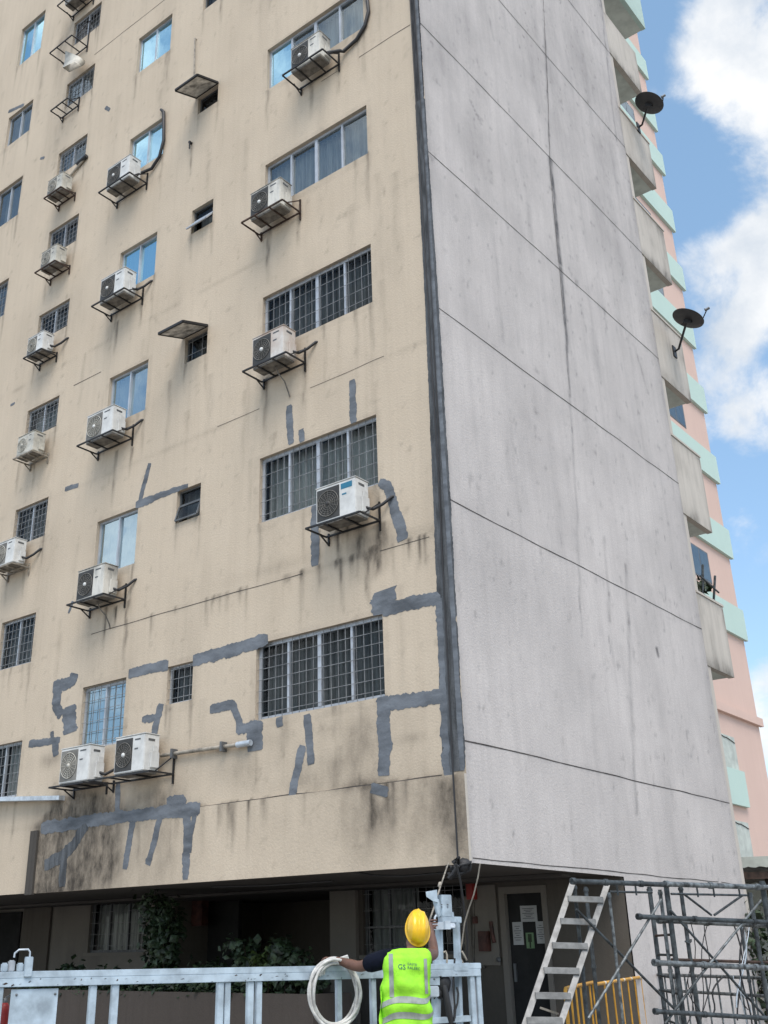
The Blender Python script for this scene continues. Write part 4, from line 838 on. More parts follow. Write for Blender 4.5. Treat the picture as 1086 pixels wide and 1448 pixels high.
t = thing('emergency_lever', 'dark red upright lever fixed beside the brown junction box', 'lever', PF(*L(700, 1330, -VB), -VB)); b = MB(); b.tube([PF(*L(697, 1303, -VB), -VB + .06), PF(*L(699, 1320, -VB), -VB + .06), PF(*L(702, 1333, -VB), -VB + .06)], .03, 8); obj('grip', b, M['brownred'], t)
t = thing('conduit', 'thin grey conduit with a round knob on the wall panel by the door', 'pipe', PF(*L(690, 1362, -VB), -VB)); b = MB(); b.tube([PF(*L(672, 1250, -VB), -VB + .05), PF(*L(672, 1366, -VB), -VB + .05), PF(*L(688, 1367, -VB), -VB + .05)], .02, 6); obj('run', b, M['pan'], t)
b = MB(); b.lathe([(0, .03), (.035, .03), (.035, 0)], PF(*L(708, 1357, -VB), -VB + .045), (0, -1, 0), 12); obj('knob', b, M['alu_dark'], t)
wb('wall_post', 658, 1268, 673, 1364, 'recess_pale', 'pale upright service post between the barred window and the door', 'post', .1, bev=.004)

# ------------------------------------------------------------------ suspended work platform
ga, gb = D(0, 1372, 7.5), D(676, 1360, 9.0); gdir = Vector((gb.x - ga.x, gb.y - ga.y, 0)).normalized(); gn = Vector((gdir.y, -gdir.x, 0))   # gn towards the camera
if gn.dot(Vector((f_.x, f_.y, 0))) > 0: gn = -gn
gorg = Vector((ga.x, ga.y, 0))
def GP(x, y, off=0.0):
    d = ray(x, y); o_ = gorg + gn * off; t = (o_.dot(gn)) / (d.dot(gn)); return Vector((d.x * t, d.y * t, d.z * t + ZC))
def GX(x, z, off=0.0): q = GP(x, 1360, off); return Vector((q.x, q.y, z))
ZR = ZC - .105; GLf, GRt = -160, 677
T = thing('suspended_platform', 'pale blue painted steel work platform cradle standing along the building front', 'work platform', GX(330, 0, -.3))
def gpart(name, mb, mat='plat', parent=None, bev=0): return obj(name, mb, M[mat], parent or T, bevel=bev)
b = MB(); b.bar(GX(GLf, ZR - .022), GX(GRt, ZR - .022), .07, .044); b.bar(GX(GLf, ZR - .072, .012), GX(GRt, ZR - .072, .012), .05, .055); top = gpart('top_rail', b, bev=.003)
b = MB(); b.bar(GX(GLf, ZR - .53), GX(GRt - 14, ZR - .53), .05, .08); gpart('mid_rail', b, bev=.003)
b = MB(); b.bar(GX(GLf, .36), GX(GRt, .36), .06, .10); gpart('bottom_rail', b)
def gpost(xc, wpx, off=-.004, zt=None, zb_=.41, mat='plat', name='post', dp=.05):
    c = GX(xc, 0, off); w = wpx * (c - Vector((0, 0, ZC))).dot(f_) / FOC; zt = zt if zt is not None else ZR - .101
    b = MB(); cc = Vector((c.x, c.y, (zt + zb_) / 2)); b.obox(cc, gdir, gn, (0, 0, 1), w / 2, dp / 2, (zt - zb_) / 2); return gpart(name, b, mat, bev=.004)
for xc, w in ((-100, 11), (4, 10), (134, 11), (165, 11), (312, 10), (322, 9), (354, 10), (366, 9), (478, 8), (526, 8)): gpost(xc, w)
c0, c1 = GX(22, ZR - .115, .014), GX(86, ZR - .115, .014)
b = MB(); b.hexa([GX(20, .42, .006), GX(86, .42, .006), GX(86, .42, .014), GX(20, .42, .014), GX(20, ZR - .115, .006), GX(86, ZR - .115, .006), GX(86, ZR - .115, .014), GX(20, ZR - .115, .014)]); sp_ = gpart('sheet_panel', b)
b = MB()
for x, z in ((28, ZR - .15), (82, ZR - .15), (28, ZR - .45), (82, ZR - .5)): b.lathe([(0, .008), (.008, .006), (.009, 0)], GX(x, z, .014), gn, 8)
gpart('rivet', b, 'alu_dark', sp_)
b = MB(); b.obox((GX(GLf, .30, -.36) + GX(GRt, .30, -.36)) / 2, gdir, gn, (0, 0, 1), (GX(GRt, 0) - GX(GLf, 0)).length / 2, .33, .02); gpart('deck', b, 'galv')
for x in (-120, 150, 420, 660):
    for o_ in (-.08, -.62):
        b = MB(); c = GX(x, .09, o_); b.lathe([(.0, -.025), (.09, -.025), (.09, .025), (0, .025)], c, gn, 16); b.bar(c + gn * .035 + Vector((0, 0, 0)), c + gn * .035 + Vector((0, 0, .2)), .02); b.bar(c - gn * .035, c - gn * .035 + Vector((0, 0, .2)), .02); gpart('castor', b, 'alu_dark')
# end frame and hoist stirrup at the right
def gbar(name, x0, y0, x1, y1, w, h=None, off=-.02, mat='plat', parent=None):
    b = MB(); b.bar(GP(x0, y0, off), GP(x1, y1, off), w, h or w); return gpart(name, b, mat, parent, bev=.003)
gpost(664.5, 8, .0, ZR + .001); gpost(673.5, 8, .0, ZR + .001); gpost(669, 3, -.02, ZR - .03, mat='alu')
mastB = gbar('mast', 645, 1299, 650, 1448, .042, .05, -.05); mastA = gbar('mast', 620.5, 1308, 622, 1362, .045, .05, -.09)
b = MB(); b.bar(GP(622, 1300, -.06), GP(650, 1301, -.06), .07, .05); b.bar(GP(623, 1294, -.07), GP(640, 1294, -.07), .05, .05); gpart('stirrup_head', b, bev=.004)
b = MB(); c = GP(629, 1281, -.06); b.obox(c, gdir, gn, (0, 0, 1), .052, .035, .088); hb = gpart('limit_box', b, bev=.005)
b = MB()
for x, y in ((624.5, 1279), (633, 1279), (624.5, 1282.5), (633, 1282.5)): b.obox(GP(x, y, -.022), gdir, gn, (0, 0, 1), .006, .003, .004)
gpart('screw', b, 'alu_dark', hb)
b = MB(); q = [(602, 1261), (618, 1258), (619, 1276), (612, 1274), (603, 1268)]; fr_, bk = [GP(x, y, -.02) for x, y in q], [GP(x, y, -.09) for x, y in q]; n = len(q); b.add(fr_ + bk, [tuple(range(n)), tuple(range(n, 2 * n))[::-1]] + [(i, (i + 1) % n, n + (i + 1) % n, n + i) for i in range(n)]); gpart('pulley_bracket', b)
gbar('pulley_arm', 616, 1272, 622, 1296, .03, .05, -.06)
b = MB(); b.tube([GP(617, 1294, -.03), GP(615, 1297, -.03), GP(614.5, 1304, -.03), GP(617, 1308, -.03), GP(621, 1306, -.03)], .009, 6); gpart('shackle', b, 'galv')
gbar('clamp_bar', 608, 1310, 628, 1309, .05, .06, -.03, 'galv'); b = MB(); b.obox(GP(631, 1308, -.01), gdir, gn, (0, 0, 1), .026, .03, .034); b.lathe([(.0, .05), (.022, .05), (.022, 0)], GP(635, 1309, 0), gdir, 8); gpart('clamp', b, 'galv', bev=.004)
gbar('cross_bar', 613, 1361, 652, 1361, .04, .045, -.04); gbar('cross_bar', 613, 1370, 662, 1366, .05, .05, .0); gbar('cross_bar', 640, 1369.5, 661, 1369.5, .04, .04, .02)
b = MB(); b.hexa([GP(606, 1393, .02), GP(622, 1393, .02), GP(622, 1393, .03), GP(606, 1393, .03), GP(608, 1369, .02), GP(622, 1369, .02), GP(622, 1369, .03), GP(608, 1369, .03)]); pp_ = gpart('cover_plate', b)
b = MB(); b.lathe([(0, .003), (.008, .002), (.009, 0)], GP(614, 1384.5, .03), gn, 8); gpart('bolt', b, 'alu_dark', pp_)
b = MB(); b.obox(GP(606, 1402, -.02), gdir, gn, (0, 0, 1), .07, .06, .042); gpart('gearbox', b, 'galv', bev=.008)
b = MB(); b.lathe([(0, -.09), (.05, -.085), (.075, -.04), (.08, .03), (.05, .08), (0, .1)], GP(624, 1392, -.05), (.2, 0, 1), 14); b.lathe([(0, -.05), (.05, -.05), (.05, .06), (0, .06)], GP(619, 1404, -.04), gdir, 12); gpart('hoist_motor', b, 'black')
gbar('motor_leg', 617, 1408, 616, 1446, .075, .05, -.04); gbar('guard_plate', 636, 1375, 640, 1442, .012, .05, -.10, 'alu')
b = MB(); b.hexa([GP(631, 1376, -.12), GP(641, 1376, -.12), GP(641, 1376, -.13), GP(631, 1376, -.13), GP(637, 1440, -.12), GP(642, 1440, -.12), GP(642, 1440, -.13), GP(637, 1440, -.13)]); gpart('rear_plate', b, 'alu')
b = MB(); b.tube([GP(627, 1392, .0), GP(630, 1405, .02), GP(634, 1425, .02), GP(637, 1446, .0)], .028, 8); gpart('power_cable', b, 'cable')
for pts in (((643, 1355), (642, 1375), (641, 1395), (643, 1420), (642, 1444)), ((646, 1396), (648, 1405), (647, 1418), (644, 1428), (643, 1440)), ((627, 1347), (630, 1345), (632, 1350), (632, 1362)), ((653, 1345), (657, 1352), (660, 1358))):
    b = MB(); b.tube([GP(x, y, .02) for x, y in pts], .008, 6); gpart('cable', b, 'cable' if pts[0][0] in (643, 646) else 'pipe')
gbar('lower_bar', 602, 1444, 664, 1440, .05, .045, -.01)
# left end: clamp block, handle loop, brackets
b = MB(); c = GP(40, 1367, .03); b.obox(c, gdir, gn, (0, 0, 1), .026, .03, .065); gpart('clamp_block', b, bev=.004)
b = MB(); b.tube([GP(42, 1355, .03), GP(42.5, 1346, .03), GP(40, 1342.5, .03), GP(27, 1343, .03), GP(21, 1348, .03), GP(20, 1354, .03)], .007, 6); gpart('handle_loop', b, 'galv')
for x in (6, 16, 28): b = MB(); b.obox(GP(x, 1368 if x != 16 else 1366, -.02), gdir, gn, (0, 0, 1), .022, .03, .03 if x != 16 else .038); gpart('end_bracket', b, 'plat' if x != 16 else 'alu', bev=.008)
b = MB(); b.hexa([GP(6, 1394, -.01), GP(22, 1394, -.01), GP(22, 1394, -.02), GP(14, 1394, -.02), GP(9, 1387, -.01), GP(22, 1387, -.01), GP(22, 1387, -.02), GP(9, 1387, -.02)]); gpart('gusset', b)
# chipped paint and rust specks on the rails
b = MB(); rc = random.Random(9)
for k in range(46):
    x = rc.uniform(5, 660); o_ = .0365 if rc.random() < .4 else .0375; z = ZR - rc.uniform(.05, .095); c = GX(x, z, o_ + .0005); l = rc.uniform(.004, .02); h_ = rc.uniform(.002, .008)
    b.add([c - gdir * l - Vector((0, 0, h_ * .3)), c - gdir * l * .2 - Vector((0, 0, h_)), c + gdir * l, c + gdir * l * .3 + Vector((0, 0, h_))], [(0, 1, 2, 3)])
gpart('paint_chip', b, 'rust', top)
# extinguisher on the deck
c = GX(13, .92, -.2); t = thing('fire_extinguisher', 'red fire extinguisher hanging at the left end of the work platform', 'extinguisher', c)
b = MB(); b.lathe([(0, 0), (.045, .0), (.05, .02), (.05, .2), (.035, .25), (.018, .27), (0, .27)], c, (0, 0, 1), 16); obj('cylinder', b, M['red'], t); b = MB(); b.lathe([(.016, .27), (.016, .30), (.0, .30)], c, (0, 0, 1), 10); b.bar(c + Vector((0, 0, .3)), c + Vector((0, 0, .33)) + gdir * .06, .014); obj('valve', b, M['alu_dark'], t); b = MB(); b.tube([c + Vector((0, 0, .29)), c + Vector((0, 0, .3)) - gdir * .05, c + Vector((0, 0, .2)) - gdir * .07, c + Vector((0, 0, .08)) - gdir * .065], .009, 6); obj('hose', b, M['cable'], t)
b = MB(); b.obox(c - Vector((0, 0, .12)) - gn * .03, gdir, gn, (0, 0, 1), .12, .1, .12); tag(obj('tool_box', b, M['alu_dark'], bevel=.01, base=c), 'dark tool box under the red extinguisher inside the platform', 'box')
# coil of pale hose over the rail
t = thing('hose_coil', 'coil of dirty white cable hanging on the platform rail by the worker', 'cable coil', GX(476, ZR - .26, .08))
rc = random.Random(4)
for k in range(6):
    ctr = GP(474 + rc.uniform(-2, 2), 1405 + rc.uniform(-2, 1.5), .055 + .022 * (k % 3)); ra, rb = .205 + rc.uniform(-.022, .014), .235 + rc.uniform(-.02, .014); b = MB()
    b.tube([ctr + gdir * math.cos(a) * ra * (1 + .03 * math.sin(3 * a + k)) + Vector((0, 0, 1)) * math.sin(a) * rb + gn * .018 * math.sin(2 * a + k) for a in [2 * math.pi * i / 40 for i in range(41)]], .012, 8, False); obj('loop', b, M['hose'], t)
b = MB()
for k in range(4): b.tube([GP(452 + k * 3, 1380 - k, .07 - k * .02), GP(455 + k * 2, 1370 - k, .06 - k * .015), GP(470 + k, 1359 - k, .03), GP(491, 1352 + k * 2, .02), GP(493, 1360 + k, -.01)], .011, 8)
obj('tail', b, M['hose'], t)

# ------------------------------------------------------------------ worker
def skin(joints, edges, sub=2, name='person'):
    me = bpy.data.meshes.new('skin'); names = list(joints); me.from_pydata([joints[n][0] for n in names], [(names.index(a), names.index(b)) for a, b in edges], []); o = bpy.data.objects.new('skin', me); C.objects.link(o)
    md = o.modifiers.new('s', 'SKIN'); md.use_smooth_shade = True; md.branch_smoothing = .3
    if not me.skin_vertices: me.skin_vertices.new()
    for i, n in enumerate(names):
        r = joints[n][1]; me.skin_vertices[0].data[i].radius = (r, r) if not isinstance(r, tuple) else r; me.skin_vertices[0].data[i].use_root = (i == 0)
    o.modifiers.new('ss', 'SUBSURF').levels = sub
    dg = bpy.context.evaluated_depsgraph_get(); ev = o.evaluated_get(dg); mb = MB(); em = ev.to_mesh()
    mb.add([v.co.copy() for v in em.vertices], [tuple(p.vertices) for p in em.polygons], True); ev.to_mesh_clear(); bpy.data.objects.remove(o); return mb
wd_ = ray(573, 1345); wpos = wd_ * 8.18; WF = Vector((wd_.x, wd_.y, 0)).normalized(); WR = Vector((WF.y, -WF.x, 0)); worg = Vector((wpos.x, wpos.y, 0))
def wx(p): return worg + WR * p[0] + WF * p[1] + Vector((0, 0, p[2]))
def wmap(mb): mb.v = [tuple(wx(v)) for v in mb.v]; return mb
P = thing('person', 'worker seen from behind in lime safety vest and yellow helmet, reaching for the platform', 'person', worg)
J = dict(pelvis=((0, 0, .94), .13), waist=((.0, 0, 1.10), .125), chest=((.01, 0, 1.30), .13), upper=((.035, .01, 1.43), .10), neck=((.06, .015, 1.52), .055), skull=((.09, .03, 1.60), .06),
         hipl=((-.09, 0, .88), .09), kneel=((-.11, .03, .5), .06), anklel=((-.12, 0, .09), .04), toel=((-.14, .15, .04), .035), hipr=((.09, 0, .88), .09), kneer=((.12, .06, .5), .06), ankler=((.13, .03, .09), .04), toer=((.15, .18, .04), .035),
         shl=((-.13, .0, 1.455), .062), ell=((-.36, .16, 1.385), .044), fol=((-.44, .225, 1.405), .043), wrl=((-.535, .30, 1.432), .028), pal=((-.585, .325, 1.445), (.038, .02)), knl=((-.625, .34, 1.445), (.036, .015)),
         shr=((.16, .03, 1.46), .06), elr=((.225, .25, 1.47), .044), forr=((.225, .32, 1.54), .04), wrr=((.22, .385, 1.62), .027), par=((.215, .41, 1.67), (.02, .036)), knr=((.21, .42, 1.71), (.016, .035)))
Ed = [('pelvis', 'waist'), ('waist', 'chest'), ('chest', 'upper'), ('upper', 'neck'), ('neck', 'skull'), ('pelvis', 'hipl'), ('hipl', 'kneel'), ('kneel', 'anklel'), ('anklel', 'toel'), ('pelvis', 'hipr'), ('hipr', 'kneer'), ('kneer', 'ankler'), ('ankler', 'toer'),
      ('upper', 'shl'), ('shl', 'ell'), ('ell', 'fol'), ('fol', 'wrl'), ('wrl', 'pal'), ('pal', 'knl'), ('upper', 'shr'), ('shr', 'elr'), ('elr', 'forr'), ('forr', 'wrr'), ('wrr', 'par'), ('par', 'knr')]
body = skin(J, Ed)
def finger(p0, dirs, lens, rad):
    pts = [Vector(p0)]
    for d, l in zip(dirs, lens): pts.append(pts[-1] + Vector(d).normalized() * l)
    return skin({str(i): (tuple(p), rad * (1 - .1 * i)) for i, p in enumerate(pts)}, [(str(i), str(i + 1)) for i in range(len(pts) - 1)], 1)
# left hand lies over the rail: fingers run outward and curl down over its far side; right hand closes on the mast
for k, (oy, ln) in enumerate(((.030, .9), (.010, 1.0), (-.010, .95), (-.030, .75))):
    body_f = finger((-.60, .345 + oy * .8, 1.447), [(-.8, .35, .12), (-.75, .4, -.35), (-.5, .3, -.9)], [.045 * ln, .03 * ln, .024 * ln], .0095); body.add(body_f.v, body_f.f, True)
th_ = finger((-.565, .295, 1.44), [(-.5, -.5, -.2), (-.8, -.1, -.4)], [.04, .034], .0105); body.add(th_.v, th_.f, True)
for k, (oz, ln) in enumerate(((.028, .9), (.008, 1.0), (-.012, .95), (-.032, .75))):
    bf = finger((.215, .425, 1.69 + oz), [(.25, .9, .1), (.9, .5, 0), (.8, -.5, 0)], [.042 * ln, .032 * ln, .026 * ln], .0095); body.add(bf.v, bf.f, True)
th_ = finger((.215, .395, 1.655), [(.5, .6, .3), (.8, .5, .4)], [.04, .034], .0105); body.add(th_.v, th_.f, True)
# head, tipped far back: local x right, y towards the face, z to the crown
hc = Vector((.103, .05, 1.645)); hz = Vector((.10, -.80, .58)).normalized(); hy = (Vector((.02, .58, .80)) - hz * Vector((.02, .58, .80)).dot(hz)).normalized(); hx = hy.cross(hz)
def hp(p): return hc + hx * p[0] + hy * p[1] + hz * p[2]
hm = MB(); vs = []; nu_, nv_ = 28, 20
for j in range(nv_ + 1):
    ph = math.pi * j / nv_
    for i in range(nu_):
        th = 2 * math.pi * i / nu_; x, y, z = math.sin(ph) * math.cos(th), math.sin(ph) * math.sin(th), math.cos(ph)
        px_, py_, pz_ = x * .076, y * .096, z * .118 - .01
        if z < 0: k = 1 - .28 * (-z) ** 1.5; px_ *= k; py_ = py_ * (1 - .12 * -z) + .018 * -z
        if y > .6:
            nz_ = math.exp(-((z + .12) / .16) ** 2 - (x / .14) ** 2); py_ += .024 * nz_; py_ -= .010 * math.exp(-((z - .02) / .10) ** 2) * math.exp(-((abs(x) - .35) / .16) ** 2); py_ += .008 * math.exp(-((z + .45) / .07) ** 2 - (x / .28) ** 2)
        vs.append((px_, py_, pz_))
hm.add([hp(v) for v in vs], [(j * nu_ + i, j * nu_ + (i + 1) % nu_, (j + 1) * nu_ + (i + 1) % nu_, (j + 1) * nu_ + i) for j in range(nv_) for i in range(nu_)], True)
for s in (-1, 1):
    ev_ = []
    for j in range(7):
        for i in range(10):
            ph, th = math.pi * j / 6, 2 * math.pi * i / 10; ev_.append(hp((s * (.079 + .008 * math.cos(ph)), -.005 + .02 * math.sin(ph) * math.cos(th), -.015 + .034 * math.sin(ph) * math.sin(th))))
    hm.add(ev_, [(j * 10 + i, j * 10 + (i + 1) % 10, (j + 1) * 10 + (i + 1) % 10, (j + 1) * 10 + i) for j in range(6) for i in range(10)], True)
body.add([tuple(v) for v in hm.v], hm.f, True)
obj('body', wmap(body), M['skin'], P)
ey = MB()
for s in (-1, 1): ey.lathe([(0, -.011), (.008, -.008), (.011, 0), (.008, .008), (0, .011)], hp((s * .028, .083, .0)), hy, 10)
obj('eye', wmap(ey), M['paper'], P)
hr = MB(); vs = []
for j in range(11):
    ph = math.pi * .70 * j / 10
    for i in range(24):
        th = 2 * math.pi * i / 24; y = math.sin(th); k = 1 if y < .35 else .82; vs.append(hp((math.sin(ph) * math.cos(th) * .081 * k, math.sin(ph) * y * .101 * k - .004, math.cos(ph) * .123 - .008)))
hr.add(vs, [(j * 24 + i, j * 24 + (i + 1) % 24, (j + 1) * 24 + (i + 1) % 24, (j + 1) * 24 + i) for j in range(10) for i in range(24)], True); obj('hair', wmap(hr), M['hair'], P)
# helmet: ribbed shell with rolled rim and peak
hl = MB(); vs = []; NU, NV = 48, 16
for j in range(NV + 1):
    ph = math.pi / 2 * j / NV
    for i in range(NU):
        th = 2 * math.pi * i / NU; x, y = math.cos(th), math.sin(th); rr_ = math.sin(ph) ** .82; X = x * rr_ * .090; Y = y * rr_ * .136; Z = .135 * math.cos(ph) ** .9 + .008
        rid = max(math.exp(-((X) / .012) ** 2), .7 * math.exp(-((abs(X) - .042) / .009) ** 2)) * (1 if rr_ > .06 else .6) * .011 * (1 - (j / NV) ** 6); q = Vector((X / .090 ** 2, Y / .136 ** 2, Z / .135 ** 2)).normalized(); vs.append(Vector((X, Y, Z)) + q * rid)
for k, (ex, dz) in enumerate(((.012, -.004), (.014, -.010), (.002, -.012))):
    for i in range(NU):
        th = 2 * math.pi * i / NU; x, y = math.cos(th), math.sin(th); pk = max(0, y) ** 3 * .05; vs.append(Vector((x * (.090 + ex * .7), y * (.136 + ex) + (pk if k < 2 else pk * .9), .008 + dz - pk * .25)))
hl.add([hp(v + Vector((0, 0, -.005))) for v in vs], [(j * NU + i, (j + 1) * NU + i, (j + 1) * NU + (i + 1) % NU, j * NU + (i + 1) % NU) for j in range(NV + 3) for i in range(NU)], True)
hel = obj('helmet', wmap(hl), M['helmet'], P)
st = MB(); st.tube([hp((-.075, .02, .0)), hp((-.06, .05, -.07)), hp((-.01, .07, -.11)), hp((.05, .05, -.07)), hp((.075, .02, 0))], .005, 6); obj('chin_strap', wmap(st), M['shirt'], hel)
# shirt, trousers, boots
sh_ = skin(dict(pelvis=((0, 0, .97), .145), waist=((0, 0, 1.1), .14), chest=((.01, 0, 1.3), .145), upper=((.03, .005, 1.43), .115), neck=((.06, .014, 1.525), .066), shl=((-.13, .0, 1.45), .082), ul=((-.24, .07, 1.42), .075), el=((-.325, .135, 1.395), .070), shr=((.145, .02, 1.46), .075), ur=((.18, .10, 1.465), .066)),
           [('pelvis', 'waist'), ('waist', 'chest'), ('chest', 'upper'), ('upper', 'neck'), ('upper', 'shl'), ('shl', 'ul'), ('ul', 'el'), ('upper', 'shr'), ('shr', 'ur')]); obj('shirt', wmap(sh_), M['shirt'], P)
tr_ = skin(dict(pelvis=((0, 0, .95), .145), hipl=((-.09, 0, .87), .105), kneel=((-.11, .03, .5), .078), anl=((-.12, 0, .14), .066), hipr=((.09, 0, .87), .105), kneer=((.12, .06, .5), .078), anr=((.13, .03, .14), .066), waist=((0, 0, 1.02), .14)), [('pelvis', 'waist'), ('pelvis', 'hipl'), ('hipl', 'kneel'), ('kneel', 'anl'), ('pelvis', 'hipr'), ('hipr', 'kneer'), ('kneer', 'anr')]); obj('trousers', wmap(tr_), M['trousers'], P)
for s, x, y in ((-1, -.12, 0), (1, .13, .03)):
    bt = skin(dict(a=((x, y, .16), .058), b=((x, y - .01, .055), .052), c=((x + s * .02, y + .10, .045), .044), d=((x + s * .03, y + .17, .04), .036)), [('a', 'b'), ('b', 'c'), ('c', 'd')]); obj('boot', wmap(bt), M['boot'], P)
# vest: a loose shell with folds
VL = [(.935, .195, .150, -.005), (1.0, .198, .150, -.005), (1.08, .190, .146, -.003), (1.18, .184, .146, .0), (1.29, .185, .150, .004), (1.38, .190, .146, .008), (1.44, .188, .128, .014), (1.48, .176, .105, .02), (1.502, .145, .088, .034), (1.512, .115, .080, .046), (1.514, .105, .076, .050)]
def vest_at(th, z):
    for a, b in zip(VL, VL[1:]):
        if z <= b[0] or b is VL[-1]:
            s = min(1, max(0, (z - a[0]) / (b[0] - a[0]))); s = s * s * (3 - 2 * s) if z > 1.44 else s; rx, ry, cx_ = (a[i] + (b[i] - a[i]) * s for i in (1, 2, 3)); break
    c, s_ = math.cos(th), math.sin(th); e = .8; x = math.copysign(abs(c) ** e, c) * rx + cx_; y = math.copysign(abs(s_) ** e, s_) * ry
    k = min(1, max(0, (1.44 - z) / .1)); d1 = z * 8.0 - x * 16; d2 = z * 10 + x * 18
    sw = z + .30 * (x - .05) ** 2 * (4 if x < .05 else 9) - .22 * max(0, x) - .02 * math.sin(x * 13)          # folds sag from shoulder to hip
    f = .020 * abs(math.sin(sw * 21 + 1.2 * math.sin(x * 8))) ** 1.6 * math.exp(-((z - 1.16) / .15) ** 2) + .013 * math.sin(d2 * 1.5 + 1.3) * math.exp(-((z - 1.26) / .12) ** 2) + .010 * math.sin(x * 34 + z * 9) * math.exp(-((z - .98) / .08) ** 2) + .020 * (float(vn(x * 11 + 5, z * 8, 3)) - .5) - .008
    return Vector((x, y, z)) + Vector((c, s_, 0)) * f * k
def vest_patch(th0, th1, z0, z1, nt_, nz_, off):
    mb = MB(); vs = []
    for j in range(nz_ + 1):
        for i in range(nt_ + 1):
            th = th0 + (th1 - th0) * i / nt_; z = (z0(th) if callable(z0) else z0) + ((z1(th) if callable(z1) else z1) - (z0(th) if callable(z0) else z0)) * j / nz_
            vs.append(vest_at(th, z) + Vector((math.cos(th), math.sin(th), .0)) * off)
    mb.add(vs, [(j * (nt_ + 1) + i, j * (nt_ + 1) + i + 1, (j + 1) * (nt_ + 1) + i + 1, (j + 1) * (nt_ + 1) + i) for j in range(nz_) for i in range(nt_)], True); return mb
vt = vest_patch(0, 2 * math.pi, .935, 1.514, 96, 60, 0); ve = obj('vest', wmap(vt), M['vest'], P)
bvh_v = [Vector(v) for v in vt.v]
BV = BVHTree.FromPolygons(bvh_v, vt.f)
def xtape(x0, x1, z0, z1, name='tape'):
    mb = MB(); n = 26; vs = []
    for j in range(n + 1):
        z = z0 + (z1 - z0) * j / n
        for i in range(4):
            x = x0 + (x1 - x0) * i / 3; o_ = wx((x, -.6, z)); h_ = BV.ray_cast(o_, WF, 2)[0]; vs.append((h_ if h_ else o_ + WF * .5) - WF * .004)
    mb.add(vs, [(j * 4 + i, j * 4 + i + 1, (j + 1) * 4 + i + 1, (j + 1) * 4 + i) for j in range(n) for i in range(3)], True); return obj(name, mb, M['tape'], ve)
xtape(-.128, -.095, 1.18, 1.478); xtape(.138, .162, 1.2, 1.44)
fl_ = MB(); n = 14; vs = []
for j in range(n + 1):
    z = .90 + .36 * j / n; k = 1 - (j / n) ** 2
    for i in range(4): vs.append((-.185 - .028 * k * i / 3 - .006 * math.sin(j * .9 + i), -.03 - .03 * math.sin(i * .8) - .012 * i, z))
fl_.add(vs, [(j * 4 + i, j * 4 + i + 1, (j + 1) * 4 + i + 1, (j + 1) * 4 + i) for j in range(n) for i in range(3)], True); obj('side_flap', wmap(fl_), M['vest'], ve)
for z0 in (1.135, 1.03): obj('tape', wmap(vest_patch(math.pi, 2 * math.pi, lambda th, z0=z0: z0 + .014 * math.sin(3 * th + 1) + .022 * math.cos(th), lambda th, z0=z0: z0 + .040 + .016 * math.sin(3 * th + .7) + .016 * math.cos(th), 60, 4, .004)), M['tape'], ve)
pi_ = MB(); pi_.tube([tuple(wx(vest_at(2 * math.pi * k / 60, .938) + Vector((0, 0, -.002)))) for k in range(61)], .006, 5, False); obj('hem', pi_, M['vest'], ve)
def vest_text(txt, x, z, size, name='print', mat='print'):
    cu = bpy.data.curves.new('t', 'FONT'); cu.body = txt; cu.size = size; cu.resolution_u = 2; to = bpy.data.objects.new('t', cu); C.objects.link(to); dg = bpy.context.evaluated_depsgraph_get(); em = to.evaluated_get(dg).to_mesh(); mb = MB(); vs = []
    for v in em.vertices:
        o_ = wx((x + v.co.x, -.6, z + v.co.y - v.co.x * .13)); h_ = BV.ray_cast(o_, WF, 2)[0]; vs.append((h_ if h_ else o_ + WF * .47) - WF * .0045)
    mb.add(vs, [tuple(p.vertices) for p in em.polygons]); bpy.data.objects.remove(to); return obj(name, mb, M[mat], ve)
vest_text('GS', -.06, 1.374, .05); vest_text('GASTEI', .012, 1.40, .023); vest_text('RALEEC', .012, 1.373, .028)

# ------------------------------------------------------------------ step ladder
LT, LBm = 11.3, 10.35
t = thing('step_ladder', 'aluminium step ladder leaning against the scaffold', 'ladder', D(760, 1448, 10.2))
def stile(xa, ya, xb, yb, da, db):
    a, b = D(xa, ya, da), D(xb, yb, db); k = (a.z - .0) / (a.z - b.z); e_ = a + (b - a) * k; m_ = MB(); sd_ = (D(858, 1255, LT) - D(808, 1253, LT)).normalized(); m_.bar(a, e_, .058, .07, up=(b - a).cross(sd_)); return obj('stile', m_, M['ladder'], t, bevel=.003), a, e_
_, la, le = stile(809, 1250, 745, 1440, LT, LBm); _, ra_, re_ = stile(858, 1252, 795, 1440, LT, LBm)
n_t = 10
tr_y = [1271, 1303, 1337, 1372, 1408, 1443]
zs_t = []
for yt in tr_y:
    # height where the left stile passes the tread's row
    best = min(range(400), key=lambda i: abs((lambda p_: CY - FOC * (p_ - Vector((0, 0, ZC))).dot(u_) / (p_ - Vector((0, 0, ZC))).dot(f_) - yt)(la.lerp(le, i / 400)))); zs_t.append(best / 400)
st_ = (zs_t[-1] - zs_t[0]) / 5; s_ = zs_t[-1] + st_
while s_ < .97: zs_t.append(s_); s_ += st_
fw_ = Vector((f_.x, f_.y, 0)).normalized()
for s in zs_t:
    a, b = la.lerp(le, s), ra_.lerp(re_, s); m_ = MB(); d = (b - a).normalized(); m_.obox((a + b) / 2, d, d.cross(Vector((0, 0, 1))).normalized(), (0, 0, 1), (b - a).length / 2 + .0, .075, .028)
    for k in range(3): m_.obox((a + b) / 2 + d.cross(Vector((0, 0, 1))).normalized() * (-.04 + .04 * k) + Vector((0, 0, .028)), d, d.cross(Vector((0, 0, 1))).normalized(), (0, 0, 1), (b - a).length / 2, .010, .003)
    obj('tread', m_, M['ladder'], t, bevel=.002)

